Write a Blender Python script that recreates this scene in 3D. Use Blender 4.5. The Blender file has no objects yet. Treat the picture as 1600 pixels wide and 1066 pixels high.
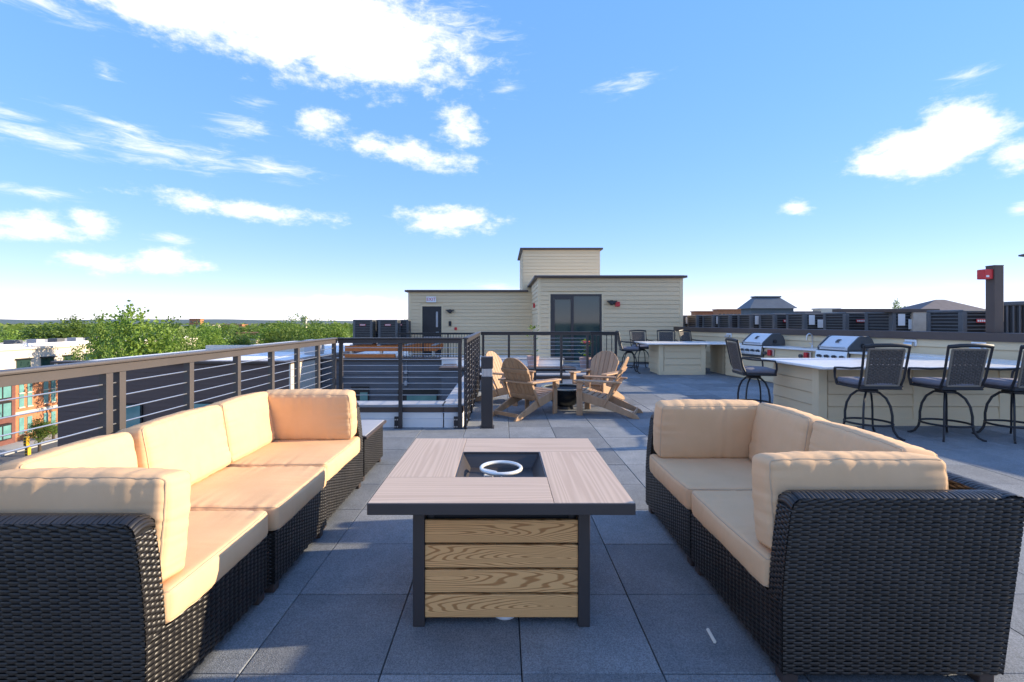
import bpy, bmesh, math, random
import numpy as np
from mathutils import Vector, Matrix, noise as mnoise

R = math.radians
rnd = random.Random(7)
sc = bpy.context.scene
col = sc.collection

# ------------------------------------------------------------------ camera
CAMH, FPX, HX, HY = 1.518, 758.0, 786.0, 502.0
cd = bpy.data.cameras.new('camera'); cam = bpy.data.objects.new('camera', cd); col.objects.link(cam)
cam.location = (0, 0, CAMH); cam.rotation_euler = (R(90), 0, 0)
cd.sensor_width = 36; cd.lens = 36 * FPX / 1600
cd.shift_x = (800 - HX) / 1600; cd.shift_y = -(533 - HY) / 1600
cd.clip_start = 0.05; cd.clip_end = 20000
sc.camera = cam

# ------------------------------------------------------------------ light
SUN_EL, SUN_AZ = R(17.8), math.atan2(1.0, 0.10)        # azimuth clockwise from +Y
world = bpy.data.worlds.new('World'); sc.world = world; world.use_nodes = True
SKY_STRENGTH = 0.15; SKY_GAIN = 1.34
sd = bpy.data.lights.new('sun', 'SUN'); sun = bpy.data.objects.new('sun', sd); col.objects.link(sun)
sd.energy = 2.0; sd.angle = R(0.6); sd.color = (1.0, 0.83, 0.60)
sdir = Vector((math.sin(SUN_AZ) * math.cos(SUN_EL), math.cos(SUN_AZ) * math.cos(SUN_EL), math.sin(SUN_EL)))
sun.rotation_euler = (-sdir).to_track_quat('-Z', 'Y').to_euler()
sc.view_settings.view_transform = 'Standard'; sc.view_settings.look = 'None'
sc.view_settings.exposure = 2.25; sc.view_settings.gamma = 1.0
sc.view_settings.use_curve_mapping = False
try:
    sc.cycles.max_bounces = 6; sc.cycles.transparent_max_bounces = 8
    sc.cycles.use_denoising = True
except Exception: pass

def build_sky():
    nt = world.node_tree; nt.nodes.clear(); N = nt.nodes.new; L = nt.links.new
    out = N('ShaderNodeOutputWorld'); bg = N('ShaderNodeBackground'); bg.inputs['Strength'].default_value = SKY_STRENGTH
    L(bg.outputs[0], out.inputs[0])
    sky = N('ShaderNodeTexSky'); sky.sky_type = 'NISHITA'; sky.sun_disc = False
    sky.sun_elevation = SUN_EL; sky.sun_rotation = SUN_AZ
    sky.air_density = 0.7; sky.dust_density = 0.0; sky.ozone_density = 4.0; sky.altitude = 0
    # the photograph's soft tonal range: compress the sky's brightness range, keep its colour
    gm = N('ShaderNodeGamma'); gm.inputs['Gamma'].default_value = 0.27; L(sky.outputs[0], gm.inputs['Color'])
    hs = N('ShaderNodeHueSaturation'); hs.inputs['Saturation'].default_value = 2.45; hs.inputs['Value'].default_value = SKY_GAIN
    ti = N('ShaderNodeMix'); ti.data_type = 'RGBA'; ti.blend_type = 'MULTIPLY'; ti.inputs['Factor'].default_value = 1; ti.inputs['B'].default_value = (1, .935, .985, 1)
    L(gm.outputs[0], ti.inputs['A']); L(ti.outputs['Result'], hs.inputs['Color'])
    tc = N('ShaderNodeTexCoord'); sep = N('ShaderNodeSeparateXYZ'); L(tc.outputs['Generated'], sep.inputs[0])
    def math_(op, a, b=None, c=None):
        n = N('ShaderNodeMath'); n.operation = op
        for i, v in enumerate((a, b, c)):
            if v is None: continue
            if isinstance(v, (int, float)): n.inputs[i].default_value = v
            else: L(v, n.inputs[i])
        return n.outputs[0]
    az = math_('ARCTAN2', sep.outputs[0], sep.outputs[1]); el = math_('ARCSINE', sep.outputs[2])
    comb = N('ShaderNodeCombineXYZ'); L(az, comb.inputs[0]); L(el, comb.inputs[1])
    # ragged edges: warp the sky coordinates with noise
    st = N('ShaderNodeVectorMath'); st.operation = 'MULTIPLY'; L(comb.outputs[0], st.inputs[0]); st.inputs[1].default_value = (1, 1.9, 1)
    n1 = N('ShaderNodeTexNoise'); n1.inputs['Scale'].default_value = 20; n1.inputs['Detail'].default_value = 9; n1.inputs['Roughness'].default_value = 0.66
    L(st.outputs[0], n1.inputs['Vector'])
    n2 = N('ShaderNodeTexNoise'); n2.inputs['Scale'].default_value = 6; n2.inputs['Detail'].default_value = 4
    L(st.outputs[0], n2.inputs['Vector'])
    wv = N('ShaderNodeVectorMath'); wv.operation = 'MULTIPLY_ADD'; L(n2.outputs['Color'], wv.inputs[0])
    wv.inputs[1].default_value = (0.05, 0.022, 0); L(comb.outputs[0], wv.inputs[2])
    # clouds: azimuth, elevation, half width, half height (radians), tilt, weight
    def sk(px, py, hw, hh, tilt=0, w=1.0):
        x, z = (px - HX) / FPX, (HY - py) / FPX
        a = math.atan2(x, 1); e = math.atan2(z, math.sqrt(1 + x * x))
        k = math.cos(a) / FPX
        return (a + 0.025, e + 0.011, hw * k * math.cos(a), hh * k, tilt, w)
    clouds = [sk(430, 10, 400, 88, -5, 1.7), sk(560, 80, 170, 42, -6, 1.5), sk(670, 50, 140, 44, 0, .77), sk(220, -5, 230, 48, -8, 1.4),
        sk(1455, 232, 138, 46, 5, 1.7), sk(1490, 197, 78, 44, 0, 1.6), sk(1395, 252, 90, 28, 0, 1.4), sk(1600, 240, 60, 30, 0, .8),
        sk(705, 344, 84, 25, 0, 1.15), sk(265, 408, 70, 24, 0, 1.1), sk(160, 410, 75, 18, 0, .9), sk(60, 355, 100, 26, 0, 1.0),
        sk(140, 352, 42, 26, 0, 1.1), sk(375, 325, 165, 17, -2, .9), sk(640, 238, 125, 20, -8, .9), sk(497, 195, 45, 24, 0, .85),
        sk(716, 197, 44, 32, -15, .85), sk(60, 212, 150, 24, -8, .75), sk(20, 172, 90, 12, -4, .7), sk(180, 190, 120, 12, -8, .7), sk(260, 238, 190, 28, -3, .74), sk(420, 262, 100, 18, 0, .74), sk(50, 2, 170, 18, -3, .77),
        sk(372, 196, 66, 20, 0, .65), sk(395, 157, 32, 12, 0, .6), sk(165, 107, 26, 17, 0, .6), sk(985, 131, 60, 16, 8, .6),
        sk(1245, 327, 32, 13, 0, .95), sk(1515, 120, 60, 14, 4, .6), sk(550, 474, 130, 14, 0, .95), sk(390, 487, 200, 12, 0, .9), sk(250, 492, 120, 9, 0, .8),
        sk(780, 450, 60, 11, 0, .7), sk(1300, 462, 260, 15, 0, .5), sk(1590, 480, 160, 18, 0, .6), sk(50, 298, 110, 13, -4, .7),
        sk(265, 371, 60, 11, 0, .75), sk(700, 118, 46, 14, 0, .6), sk(795, 137, 34, 12, 0, .6), sk(1595, 322, 30, 13, 0, .7)]
    acc = accw = None
    for (a, e, w_, h_, tl, wt) in clouds:
        m = N('ShaderNodeMapping'); m.vector_type = 'TEXTURE'; L(wv.outputs[0], m.inputs['Vector'])
        m.inputs['Location'].default_value = (a, e, 0); m.inputs['Rotation'].default_value = (0, 0, R(tl)); m.inputs['Scale'].default_value = (w_, h_, 1)
        ln = N('ShaderNodeVectorMath'); ln.operation = 'LENGTH'; L(m.outputs[0], ln.inputs[0])
        v = math_('MULTIPLY_ADD', ln.outputs['Value'], -wt, wt)
        if wt > .78: acc = v if acc is None else math_('MAXIMUM', acc, v)
        else: accw = v if accw is None else math_('MAXIMUM', accw, v)
    # the same scattered cloud, at the same cover as in view, goes on all round the sky outside the field mapped above
    n3 = N('ShaderNodeTexNoise'); n3.inputs['Scale'].default_value = 4.5; n3.inputs['Detail'].default_value = 2; L(st.outputs[0], n3.inputs['Vector'])
    g = math_('MULTIPLY_ADD', n3.outputs['Fac'], 7.5, -4.15)
    def ramp(v, a, b):
        m = N('ShaderNodeMapRange'); m.inputs['From Min'].default_value = a; m.inputs['From Max'].default_value = b
        m.inputs['To Min'].default_value = -2.5; m.inputs['To Max'].default_value = 0; L(v, m.inputs['Value']); return m.outputs[0]
    far = ramp(math_('ABSOLUTE', az), .80, 1.25); hi = ramp(el, .62, .95)
    g = math_('ADD', math_('ADD', g, math_('MAXIMUM', far, hi)), ramp(el, -.01, .06))
    acc = math_('MAXIMUM', acc, g)
    acc = math_('MAXIMUM', acc, -1.0)
    st2 = N('ShaderNodeMapping'); st2.inputs['Rotation'].default_value = (0, 0, R(5)); st2.inputs['Scale'].default_value = (1, 5.5, 1); L(comb.outputs[0], st2.inputs['Vector'])
    n4 = N('ShaderNodeTexNoise'); n4.inputs['Scale'].default_value = 13; n4.inputs['Detail'].default_value = 9; n4.inputs['Roughness'].default_value = .68; n4.inputs['Distortion'].default_value = .6; L(st2.outputs[0], n4.inputs['Vector'])
    accw = math_('MAXIMUM', math_('MULTIPLY', accw, 1.6), -1.0)
    dens = math_('MAXIMUM', math_('ADD', acc, math_('MULTIPLY_ADD', n1.outputs['Fac'], 2.3, -1.0)), math_('MULTIPLY', math_('ADD', accw, math_('MULTIPLY_ADD', n4.outputs['Fac'], 3.4, -1.62)), .5))
    mr = N('ShaderNodeMapRange'); mr.interpolation_type = 'SMOOTHSTEP'; mr.inputs['From Min'].default_value = 0.0; mr.inputs['From Max'].default_value = 0.95
    L(dens, mr.inputs['Value'])
    shade = N('ShaderNodeMapRange'); shade.interpolation_type = 'SMOOTHSTEP'; shade.inputs['From Min'].default_value = .75; shade.inputs['From Max'].default_value = 1.7
    L(dens, shade.inputs['Value'])
    cc = N('ShaderNodeMix'); cc.data_type = 'RGBA'; L(shade.outputs[0], cc.inputs['Factor'])
    cc.inputs['A'].default_value = (1.72, 1.76, 1.84, 1); cc.inputs['B'].default_value = (5.6, 5.4, 4.75, 1)
    mx = N('ShaderNodeMix'); mx.data_type = 'RGBA'
    L(math_('MULTIPLY', math_('POWER', mr.outputs[0], 1.25), 0.97), mx.inputs['Factor']); L(hs.outputs[0], mx.inputs['A']); L(cc.outputs['Result'], mx.inputs['B'])
    L(mx.outputs['Result'], bg.inputs['Color'])
build_sky()

# ------------------------------------------------------------------ helpers
def tag(o, label=None, cat=None, group=None, kind=None):
    if label: o['label'] = label
    if cat: o['category'] = cat
    if group: o['group'] = group
    if kind: o['kind'] = kind
    return o

def empty(name, loc=(0, 0, 0), rz=0, label=None, cat=None, group=None, kind=None):
    o = bpy.data.objects.new(name, None); col.objects.link(o)
    o.location = loc; o.rotation_euler = (0, 0, rz); o.empty_display_size = .1
    return tag(o, label, cat, group, kind)

def link(name, me, parent=None, loc=None, rot=None, sc_=None):
    o = bpy.data.objects.new(name, me); col.objects.link(o)
    if parent: o.parent = parent
    if loc is not None: o.location = loc
    if rot is not None: o.rotation_euler = rot
    if sc_ is not None: o.scale = sc_ if hasattr(sc_, '__len__') else (sc_,) * 3
    return o

def copy_tree(o, parent=None):
    c = o.copy(); col.objects.link(c); c.parent = parent
    for ch in o.children: copy_tree(ch, c)
    return c

class MB:
    def __init__(s): s.v = []; s.f = []
    def add(s, vs, fs):
        n = len(s.v); s.v += [tuple(p) for p in vs]; s.f += [tuple(i + n for i in f) for f in fs]; return s
    def box(s, x0, x1, y0, y1, z0, z1, M=None):
        vs = [(x, y, z) for z in (z0, z1) for y in (y0, y1) for x in (x0, x1)]
        if M is not None: vs = [M @ Vector(p) for p in vs]
        return s.add(vs, [(0, 2, 3, 1), (4, 5, 7, 6), (0, 1, 5, 4), (2, 6, 7, 3), (0, 4, 6, 2), (1, 3, 7, 5)])
    def bar(s, p0, p1, w, h, up=(0, 0, 1)):
        p0, p1 = Vector(p0), Vector(p1); d = (p1 - p0); l = d.length; d.normalize()
        sd_ = d.cross(Vector(up)).normalized(); u = sd_.cross(d)
        M = Matrix(((sd_.x, d.x, u.x, p0.x), (sd_.y, d.y, u.y, p0.y), (sd_.z, d.z, u.z, p0.z), (0, 0, 0, 1)))
        return s.box(-w / 2, w / 2, 0, l, -h / 2, h / 2, M)
    def prism(s, pts, a0, a1, axis='y'):
        def P(p, a): return {'y': (p[0], a, p[1]), 'x': (a, p[0], p[1]), 'z': (p[0], p[1], a)}[axis]
        n = len(pts); vs = [P(p, a0) for p in pts] + [P(p, a1) for p in pts]
        return s.add(vs, [tuple(range(n - 1, -1, -1)), tuple(range(n, 2 * n))] + [(i, (i + 1) % n, n + (i + 1) % n, n + i) for i in range(n)])
    def tube(s, path, r, n=8, closed=False, sq=None):
        path = [Vector(p) for p in path]; m = len(path); rings = []; prev = None
        for i, p in enumerate(path):
            if closed: t = path[(i + 1) % m] - path[i - 1]
            else: t = path[min(i + 1, m - 1)] - path[max(i - 1, 0)]
            t.normalize()
            a = prev if prev is not None else (Vector((0, 0, 1)) if abs(t.z) < .9 else Vector((1, 0, 0)))
            b = t.cross(a).normalized(); a = b.cross(t).normalized(); prev = a
            rr = r[i] if hasattr(r, '__len__') else r
            ka, kb = sq if sq else (1, 1)
            rings.append([p + a * math.cos(q) * rr * ka + b * math.sin(q) * rr * kb for q in [2 * math.pi * (k + .5) / n for k in range(n)]])
        vs = [q for ring in rings for q in ring]; fs = []
        for i in range(m if closed else m - 1):
            j = (i + 1) % m
            for k in range(n): fs.append((i * n + k, i * n + (k + 1) % n, j * n + (k + 1) % n, j * n + k))
        if not closed: fs += [tuple(range(n - 1, -1, -1)), tuple(range((m - 1) * n, m * n))]
        return s.add(vs, fs)
    def lathe(s, prof, n=24, c=(0, 0, 0)):
        m = len(prof); vs = [(c[0] + r * math.cos(2 * math.pi * k / n), c[1] + r * math.sin(2 * math.pi * k / n), c[2] + z) for r, z in prof for k in range(n)]
        return s.add(vs, [(i * n + k, i * n + (k + 1) % n, (i + 1) * n + (k + 1) % n, (i + 1) * n + k) for i in range(m - 1) for k in range(n)])
    def mesh(s, name, m, bevel=0, smooth=False, seg=2):
        me = bpy.data.meshes.new(name); me.from_pydata(s.v, [], s.f)
        bm = bmesh.new(); bm.from_mesh(me); bmesh.ops.recalc_face_normals(bm, faces=bm.faces)
        if bevel:
            es = [e for e in bm.edges if len(e.link_faces) == 2 and e.calc_face_angle(0) > .5]
            bmesh.ops.bevel(bm, geom=es, offset=bevel, segments=seg, affect='EDGES', profile=.5, clamp_overlap=True)
        bm.to_mesh(me); bm.free()
        if m: me.materials.append(m)
        if smooth:
            me.shade_smooth()
            if hasattr(me, 'set_sharp_from_angle'): me.set_sharp_from_angle(angle=R(38))
        return me
    def raw(s, name, m, parent=None):
        me = bpy.data.meshes.new(name); me.from_pydata(s.v, [], s.f); me.materials.append(m); me.shade_smooth(); return link(name, me, parent)
    def build(s, name, m, parent=None, bevel=0, smooth=False, loc=None, rot=None, seg=2):
        return link(name, s.mesh(name, m, bevel, smooth, seg), parent, loc, rot)

# ------------------------------------------------------------------ materials
def mat(name, c, c2=None, scale=8, rough=.6, bump=0, bscale=80, metal=0, stretch=(1, 1, 1), rand=0, spec=.5, detail=4, lo=.35, hi=.65, trans=0, bdist=.004):
    m = bpy.data.materials.new(name); m.use_nodes = True; nt = m.node_tree; N = nt.nodes.new; L = nt.links.new
    b = nt.nodes['Principled BSDF']; b.inputs['Roughness'].default_value = rough; b.inputs['Metallic'].default_value = metal
    b.inputs['Specular IOR Level'].default_value = spec
    tc = N('ShaderNodeTexCoord'); oi = N('ShaderNodeObjectInfo')
    ad = N('ShaderNodeVectorMath'); ad.operation = 'MULTIPLY_ADD'
    cr = N('ShaderNodeCombineXYZ')
    for i in range(3): L(oi.outputs['Random'], cr.inputs[i])
    L(cr.outputs[0], ad.inputs[0]); ad.inputs[1].default_value = (37, 53, 71); L(tc.outputs['Object'], ad.inputs[2])
    mp = N('ShaderNodeMapping'); mp.inputs['Scale'].default_value = stretch; L(ad.outputs[0], mp.inputs['Vector'])
    vec = mp.outputs[0]
    colr = None
    if c2 is not None:
        n = N('ShaderNodeTexNoise'); n.inputs['Scale'].default_value = scale; n.inputs['Detail'].default_value = detail; n.inputs['Roughness'].default_value = .6; L(vec, n.inputs['Vector'])
        mr = N('ShaderNodeMapRange'); mr.inputs['From Min'].default_value = lo; mr.inputs['From Max'].default_value = hi; L(n.outputs['Fac'], mr.inputs['Value'])
        mx = N('ShaderNodeMix'); mx.data_type = 'RGBA'; L(mr.outputs[0], mx.inputs['Factor']); mx.inputs['A'].default_value = (*c, 1); mx.inputs['B'].default_value = (*c2, 1)
        colr = mx.outputs['Result']
    if rand:
        hs = N('ShaderNodeHueSaturation'); mr2 = N('ShaderNodeMapRange'); mr2.inputs['To Min'].default_value = 1 - rand; mr2.inputs['To Max'].default_value = 1 + rand
        L(oi.outputs['Random'], mr2.inputs['Value']); L(mr2.outputs[0], hs.inputs['Value'])
        if colr: L(colr, hs.inputs['Color'])
        else: hs.inputs['Color'].default_value = (*c, 1)
        colr = hs.outputs['Color']
    if colr: L(colr, b.inputs['Base Color'])
    else: b.inputs['Base Color'].default_value = (*c, 1)
    if bump:
        n = N('ShaderNodeTexNoise'); n.inputs['Scale'].default_value = bscale; n.inputs['Detail'].default_value = 3; L(vec, n.inputs['Vector'])
        bp = N('ShaderNodeBump'); bp.inputs['Strength'].default_value = bump; bp.inputs['Distance'].default_value = bdist
        L(n.outputs['Fac'], bp.inputs['Height']); L(bp.outputs[0], b.inputs['Normal'])
    if trans:
        tr = N('ShaderNodeBsdfTranslucent'); ms = N('ShaderNodeMixShader'); ms.inputs[0].default_value = trans
        if colr: L(colr, tr.inputs['Color'])
        else: tr.inputs['Color'].default_value = (*c, 1)
        L(b.outputs[0], ms.inputs[1]); L(tr.outputs[0], ms.inputs[2]); L(ms.outputs[0], nt.nodes['Material Output'].inputs['Surface'])
    return m

def wood_mat(name, c, c2, freq=55, along='x', squash=.10, dist=2.2, rough=.55, sharp=(.25, .8), bump=.25):
    """ring-cut timber: growth rings of a log stretched along the board"""
    m = bpy.data.materials.new(name); m.use_nodes = True; nt = m.node_tree; N = nt.nodes.new; L = nt.links.new
    b = nt.nodes['Principled BSDF']; b.inputs['Roughness'].default_value = rough
    tc = N('ShaderNodeTexCoord'); oi = N('ShaderNodeObjectInfo')
    cr = N('ShaderNodeCombineXYZ'); mr = N('ShaderNodeMapRange'); mr.inputs['To Min'].default_value = -.35; mr.inputs['To Max'].default_value = .35
    L(oi.outputs['Random'], mr.inputs['Value'])
    L(mr.outputs[0], cr.inputs[0 if along == 'x' else 1])
    ad = N('ShaderNodeVectorMath'); L(tc.outputs['Object'], ad.inputs[0]); L(cr.outputs[0], ad.inputs[1])
    mp = N('ShaderNodeMapping'); mp.inputs['Location'].default_value = (-.035 * dist,) * 3; mp.inputs['Scale'].default_value = (squash, 1, 1) if along == 'x' else (1, squash, 1); L(ad.outputs[0], mp.inputs['Vector'])
    w4 = N('ShaderNodeTexNoise'); w4.noise_dimensions = '4D'; w4.inputs['Scale'].default_value = 9; w4.inputs['Detail'].default_value = 2
    L(mp.outputs[0], w4.inputs['Vector']); m8 = N('ShaderNodeMath'); m8.operation = 'MULTIPLY'; L(oi.outputs['Random'], m8.inputs[0]); m8.inputs[1].default_value = 40; L(m8.outputs[0], w4.inputs['W'])
    wm = N('ShaderNodeVectorMath'); wm.operation = 'MULTIPLY_ADD'; L(w4.outputs['Color'], wm.inputs[0]); wm.inputs[1].default_value = (.07 * dist,) * 3; L(mp.outputs[0], wm.inputs[2])
    wv = N('ShaderNodeTexWave'); wv.wave_type = 'RINGS'; wv.rings_direction = 'SPHERICAL'; wv.inputs['Scale'].default_value = freq; wv.inputs['Distortion'].default_value = 1.0
    wv.inputs['Detail'].default_value = 2; L(wm.outputs[0], wv.inputs['Vector'])
    fine = N('ShaderNodeTexNoise'); fine.inputs['Scale'].default_value = 160; fine.inputs['Detail'].default_value = 2; L(mp.outputs[0], fine.inputs['Vector'])
    r1 = N('ShaderNodeMapRange'); r1.inputs['From Min'].default_value = sharp[0]; r1.inputs['From Max'].default_value = sharp[1]; L(wv.outputs['Fac'], r1.inputs['Value'])
    mu = N('ShaderNodeMath'); mu.operation = 'MULTIPLY_ADD'; L(fine.outputs['Fac'], mu.inputs[0]); mu.inputs[1].default_value = .5; L(r1.outputs[0], mu.inputs[2])
    sb = N('ShaderNodeMath'); sb.operation = 'SUBTRACT'; sb.use_clamp = True; L(mu.outputs[0], sb.inputs[0]); sb.inputs[1].default_value = .25
    mx = N('ShaderNodeMix'); mx.data_type = 'RGBA'; L(sb.outputs[0], mx.inputs['Factor']); mx.inputs['A'].default_value = (*c2, 1); mx.inputs['B'].default_value = (*c, 1)
    L(mx.outputs['Result'], b.inputs['Base Color'])
    bp = N('ShaderNodeBump'); bp.inputs['Strength'].default_value = bump; bp.inputs['Distance'].default_value = .002; L(sb.outputs[0], bp.inputs['Height']); L(bp.outputs[0], b.inputs['Normal'])
    return m

M = {}
def paver_mat():
    m = mat('rubber_paver', (.160, .174, .186), (.218, .232, .242), scale=4, rough=.85, bump=.8, bscale=190, rand=.20, spec=.3, detail=9, bdist=.004, lo=.3, hi=.7)
    nt = m.node_tree; N = nt.nodes.new; L = nt.links.new; b = nt.nodes['Principled BSDF']; src = b.inputs['Base Color'].links[0].from_socket
    tc = N('ShaderNodeTexCoord'); v = N('ShaderNodeTexVoronoi'); v.inputs['Scale'].default_value = 210; L(tc.outputs['Object'], v.inputs['Vector'])
    bw = N('ShaderNodeRGBToBW'); L(v.outputs['Color'], bw.inputs[0])
    mr = N('ShaderNodeMapRange'); mr.inputs['From Min'].default_value = .2; mr.inputs['From Max'].default_value = .8; mr.inputs['To Min'].default_value = .74; mr.inputs['To Max'].default_value = 1.26; L(bw.outputs[0], mr.inputs['Value'])
    hs = N('ShaderNodeHueSaturation'); L(src, hs.inputs['Color']); L(mr.outputs[0], hs.inputs['Value']); L(hs.outputs[0], b.inputs['Base Color'])
    return m
M['paver'] = paver_mat()
M['slab'] = mat('dark_substrate', (.015, .017, .02), rough=.9)
M['wicker'] = mat('dark_wicker', (.0090, .0080, .0075), (.021, .0185, .017), scale=7, rough=.40, spec=.5)
M['core'] = mat('weave_gap_shade', (.006, .006, .007), rough=.9)  # near-black solid behind the strands; shade of the weave gaps painted in
M['fabric'] = mat('tan_fabric', (.68, .44, .245), (.71, .465, .265), scale=5, rough=.92, bump=.35, bscale=900, spec=.15, bdist=.001)
M['seam'] = mat('fabric_seam', (.55, .385, .24), rough=.9)
M['foot'] = mat('brown_plastic_foot', (.05, .035, .03), rough=.5)
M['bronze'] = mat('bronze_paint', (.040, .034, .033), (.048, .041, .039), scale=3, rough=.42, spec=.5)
M['sunlit_bronze'] = mat('sunlit_bronze_paint', (.078, .068, .064), (.09, .078, .073), scale=3, rough=.40)  # lighter copy of the bronze rail paint, sunlight put into the colour
M['black'] = mat('black_paint', (.014, .014, .016), (.02, .02, .023), scale=6, rough=.45)
M['steel'] = mat('stainless', (.62, .62, .62), (.54, .54, .55), scale=30, rough=.28, metal=1, stretch=(1, 1, 12))
M['cable'] = mat('steel_cable', (.58, .58, .58), rough=.35, metal=.85)
M['top_wood'] = wood_mat('pale_tabletop', (.56, .425, .315), (.47, .345, .25), freq=13, squash=.035, dist=3.0, sharp=(.0, 1.0), bump=.08)
M['ash'] = wood_mat('ash_slat', (.78, .43, .165), (.45, .20, .06), freq=52, squash=.085, dist=1.7, sharp=(.08, .36))
M['poly'] = mat('brown_lumber', (.36, .215, .115), (.43, .27, .155), scale=14, rough=.6, stretch=(1, 1, .12), rand=.08, bump=.2, bscale=60)
M['siding'] = mat('khaki_siding', (.72, .555, .335), (.75, .58, .355), scale=3, rough=.7, rand=.03, bump=.05, bscale=40, stretch=(.2, .2, 1))
M['trim'] = mat('khaki_trim', (.74, .58, .355), (.76, .60, .37), scale=3, rough=.65)
M['greyside'] = mat('grey_siding', (.105, .108, .120), (.12, .123, .136), scale=3, rough=.7, rand=.05)
M['coping'] = mat('brown_coping', (.082, .056, .044), (.095, .066, .053), scale=2, rough=.5)
M['brownwall'] = mat('brown_panel', (.135, .088, .072), (.15, .10, .083), scale=2, rough=.75, bump=.4, bscale=25, stretch=(.15, 1, 3))
M['white'] = mat('white_membrane', (.84, .83, .80), (.76, .75, .73), scale=1.2, rough=.7)
M['quartz'] = mat('white_quartz', (.87, .85, .82), (.80, .78, .75), scale=9, rough=.22)
M['capmetal'] = mat('grey_cap', (.42, .41, .41), (.36, .355, .36), scale=2, rough=.45)
M['glass'] = mat('dark_glass', (.026, .055, .052), rough=.04, spec=.75)
M['tealglass'] = mat('teal_glass', (.16, .36, .34), (.10, .24, .24), scale=.7, rough=.06, spec=1.0)
M['greycush'] = mat('grey_cushion', (.16, .15, .17), (.19, .18, .2), scale=20, rough=.9, bump=.3, bscale=500)
M['bandwick'] = mat('stool_wicker', (.060, .051, .045), (.115, .098, .085), scale=60, rough=.5)
M['tanframe'] = mat('tan_frame', (.20, .165, .125), rough=.5)
M['red'] = mat('red_plastic', (.60, .025, .03), rough=.4)
M['whitep'] = mat('white_plastic', (.78, .78, .77), rough=.4)
M['hood'] = mat('grill_steel', (.74, .74, .75), (.66, .66, .67), scale=20, rough=.42, metal=.15, stretch=(12, 1, 1))
M['endcap'] = mat('grill_endcap', (.07, .072, .075), rough=.4)
M['acmetal'] = mat('condenser_grey', (.092, .097, .102), (.115, .12, .126), scale=4, rough=.5)
M['aclouv'] = mat('condenser_louver', (.035, .038, .042), rough=.5)
M['orange'] = mat('orange_beam', (.62, .19, .04), (.52, .15, .03), scale=4, rough=.55)
M['beige'] = mat('beige_screen', (.62, .53, .42), (.56, .47, .37), scale=8, rough=.8, bump=.5, bscale=30)
M['bowl'] = mat('black_bowl', (.012, .012, .013), rough=.25)
M['rimglass'] = mat('bowl_rim', (.22, .25, .24), rough=.25)
M['ring'] = mat('burner_steel', (.82, .80, .74), rough=.3, metal=.4)
M['asphalt'] = mat('asphalt', (.10, .10, .105), (.13, .13, .135), scale=.3, rough=.9)
M['pavement'] = mat('concrete_pavement', (.42, .41, .39), (.36, .35, .33), scale=.6, rough=.9)
M['land'] = mat('far_land', (.055, .085, .03), (.12, .12, .07), scale=.02, rough=.95, detail=8)
M['brick'] = mat('orange_brick', (.46, .20, .095), (.38, .155, .075), scale=3, rough=.85)
M['redbrick'] = mat('red_brick', (.19, .075, .06), (.15, .06, .05), scale=3, rough=.85)
M['cream'] = mat('cream_stucco', (.66, .58, .47), (.60, .53, .43), scale=1, rough=.85)
M['hill'] = mat('hazy_hill', (.075, .115, .105), (.09, .13, .125), scale=.004, rough=1)  # bluish tint stands in for distance haze
M['leaf'] = mat('leaf', (.090, .175, .020), (.215, .310, .048), scale=.35, rough=.6, rand=.30, trans=.35)
M['bark'] = mat('bark', (.09, .065, .045), (.06, .045, .03), scale=6, rough=.9)
M['yellow'] = mat('signal_yellow', (.70, .40, .02), rough=.5)
M['slate'] = mat('slate_roof', (.10, .125, .15), (.085, .105, .13), scale=.5, rough=.6)
M['mauve'] = mat('mauve_shingle', (.17, .145, .145), (.14, .12, .12), scale=.8, rough=.8)
M['litter'] = mat('paper', (.72, .68, .58), rough=.8)
M['flower'] = mat('flower_red', (.5, .06, .06), rough=.7)
M['pinkpot'] = mat('pot_pink', (.38, .25, .22), rough=.7)

# ------------------------------------------------------------------ ground, street and own building
g = MB().box(-6000, 6000, -3000, 9000, -12.4, -12.0).build('ground', M['land']); tag(g, kind='structure')
st = MB().box(-50, -30, -60, 400, -11.99, -11.97).build('street', M['asphalt']); tag(st, kind='structure')
ml = MB().box(-40.15, -39.95, -60, 400, -11.965, -11.96).box(-39.75, -39.55, -60, 400, -11.965, -11.96).build('centre_line', M['yellow'], st)
wl = MB()
for k in range(60): wl.box(-45.1, -44.95, 20 + k * 6, 23 + k * 6, -11.965, -11.96)
wl.build('lane_marking', M['whitep'], st)
pv = MB().box(-54, -50, -60, 400, -12, -11.85).build('pavement', M['pavement'], bevel=.02); tag(pv, kind='structure')
pv = MB().box(-30, -26.5, -60, 400, -12, -11.85).build('pavement', M['pavement'], bevel=.02); tag(pv, kind='structure')
hills = MB()
for (xc, yc, w, h) in [(-2600, 3600, 1500, 62), (-1500, 4300, 1400, 40), (-300, 4600, 1400, 30), (1500, 4500, 1600, 32), (3000, 4000, 1500, 42), (-3900, 3000, 1400, 85)]:
    n = 24; vs = []; fs = []
    for j in range(9):
        for i in range(n + 1):
            u = i / n * 2 - 1; v = j / 8 * 2 - 1
            hh = h * max(0, 1 - u * u) * max(0, 1 - v * v) * (1 + .35 * mnoise.noise(Vector((u * 4 + xc, v * 2, 0))))
            vs.append((xc + u * w, yc + v * 500, -12.3 + hh * .45))
    for j in range(8):
        for i in range(n): a = j * (n + 1) + i; fs.append((a, a + 1, a + n + 2, a + n + 1))
    hills.add(vs, fs)
ho = hills.build('hills', M['hill'], smooth=True); tag(ho, kind='structure')

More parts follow.
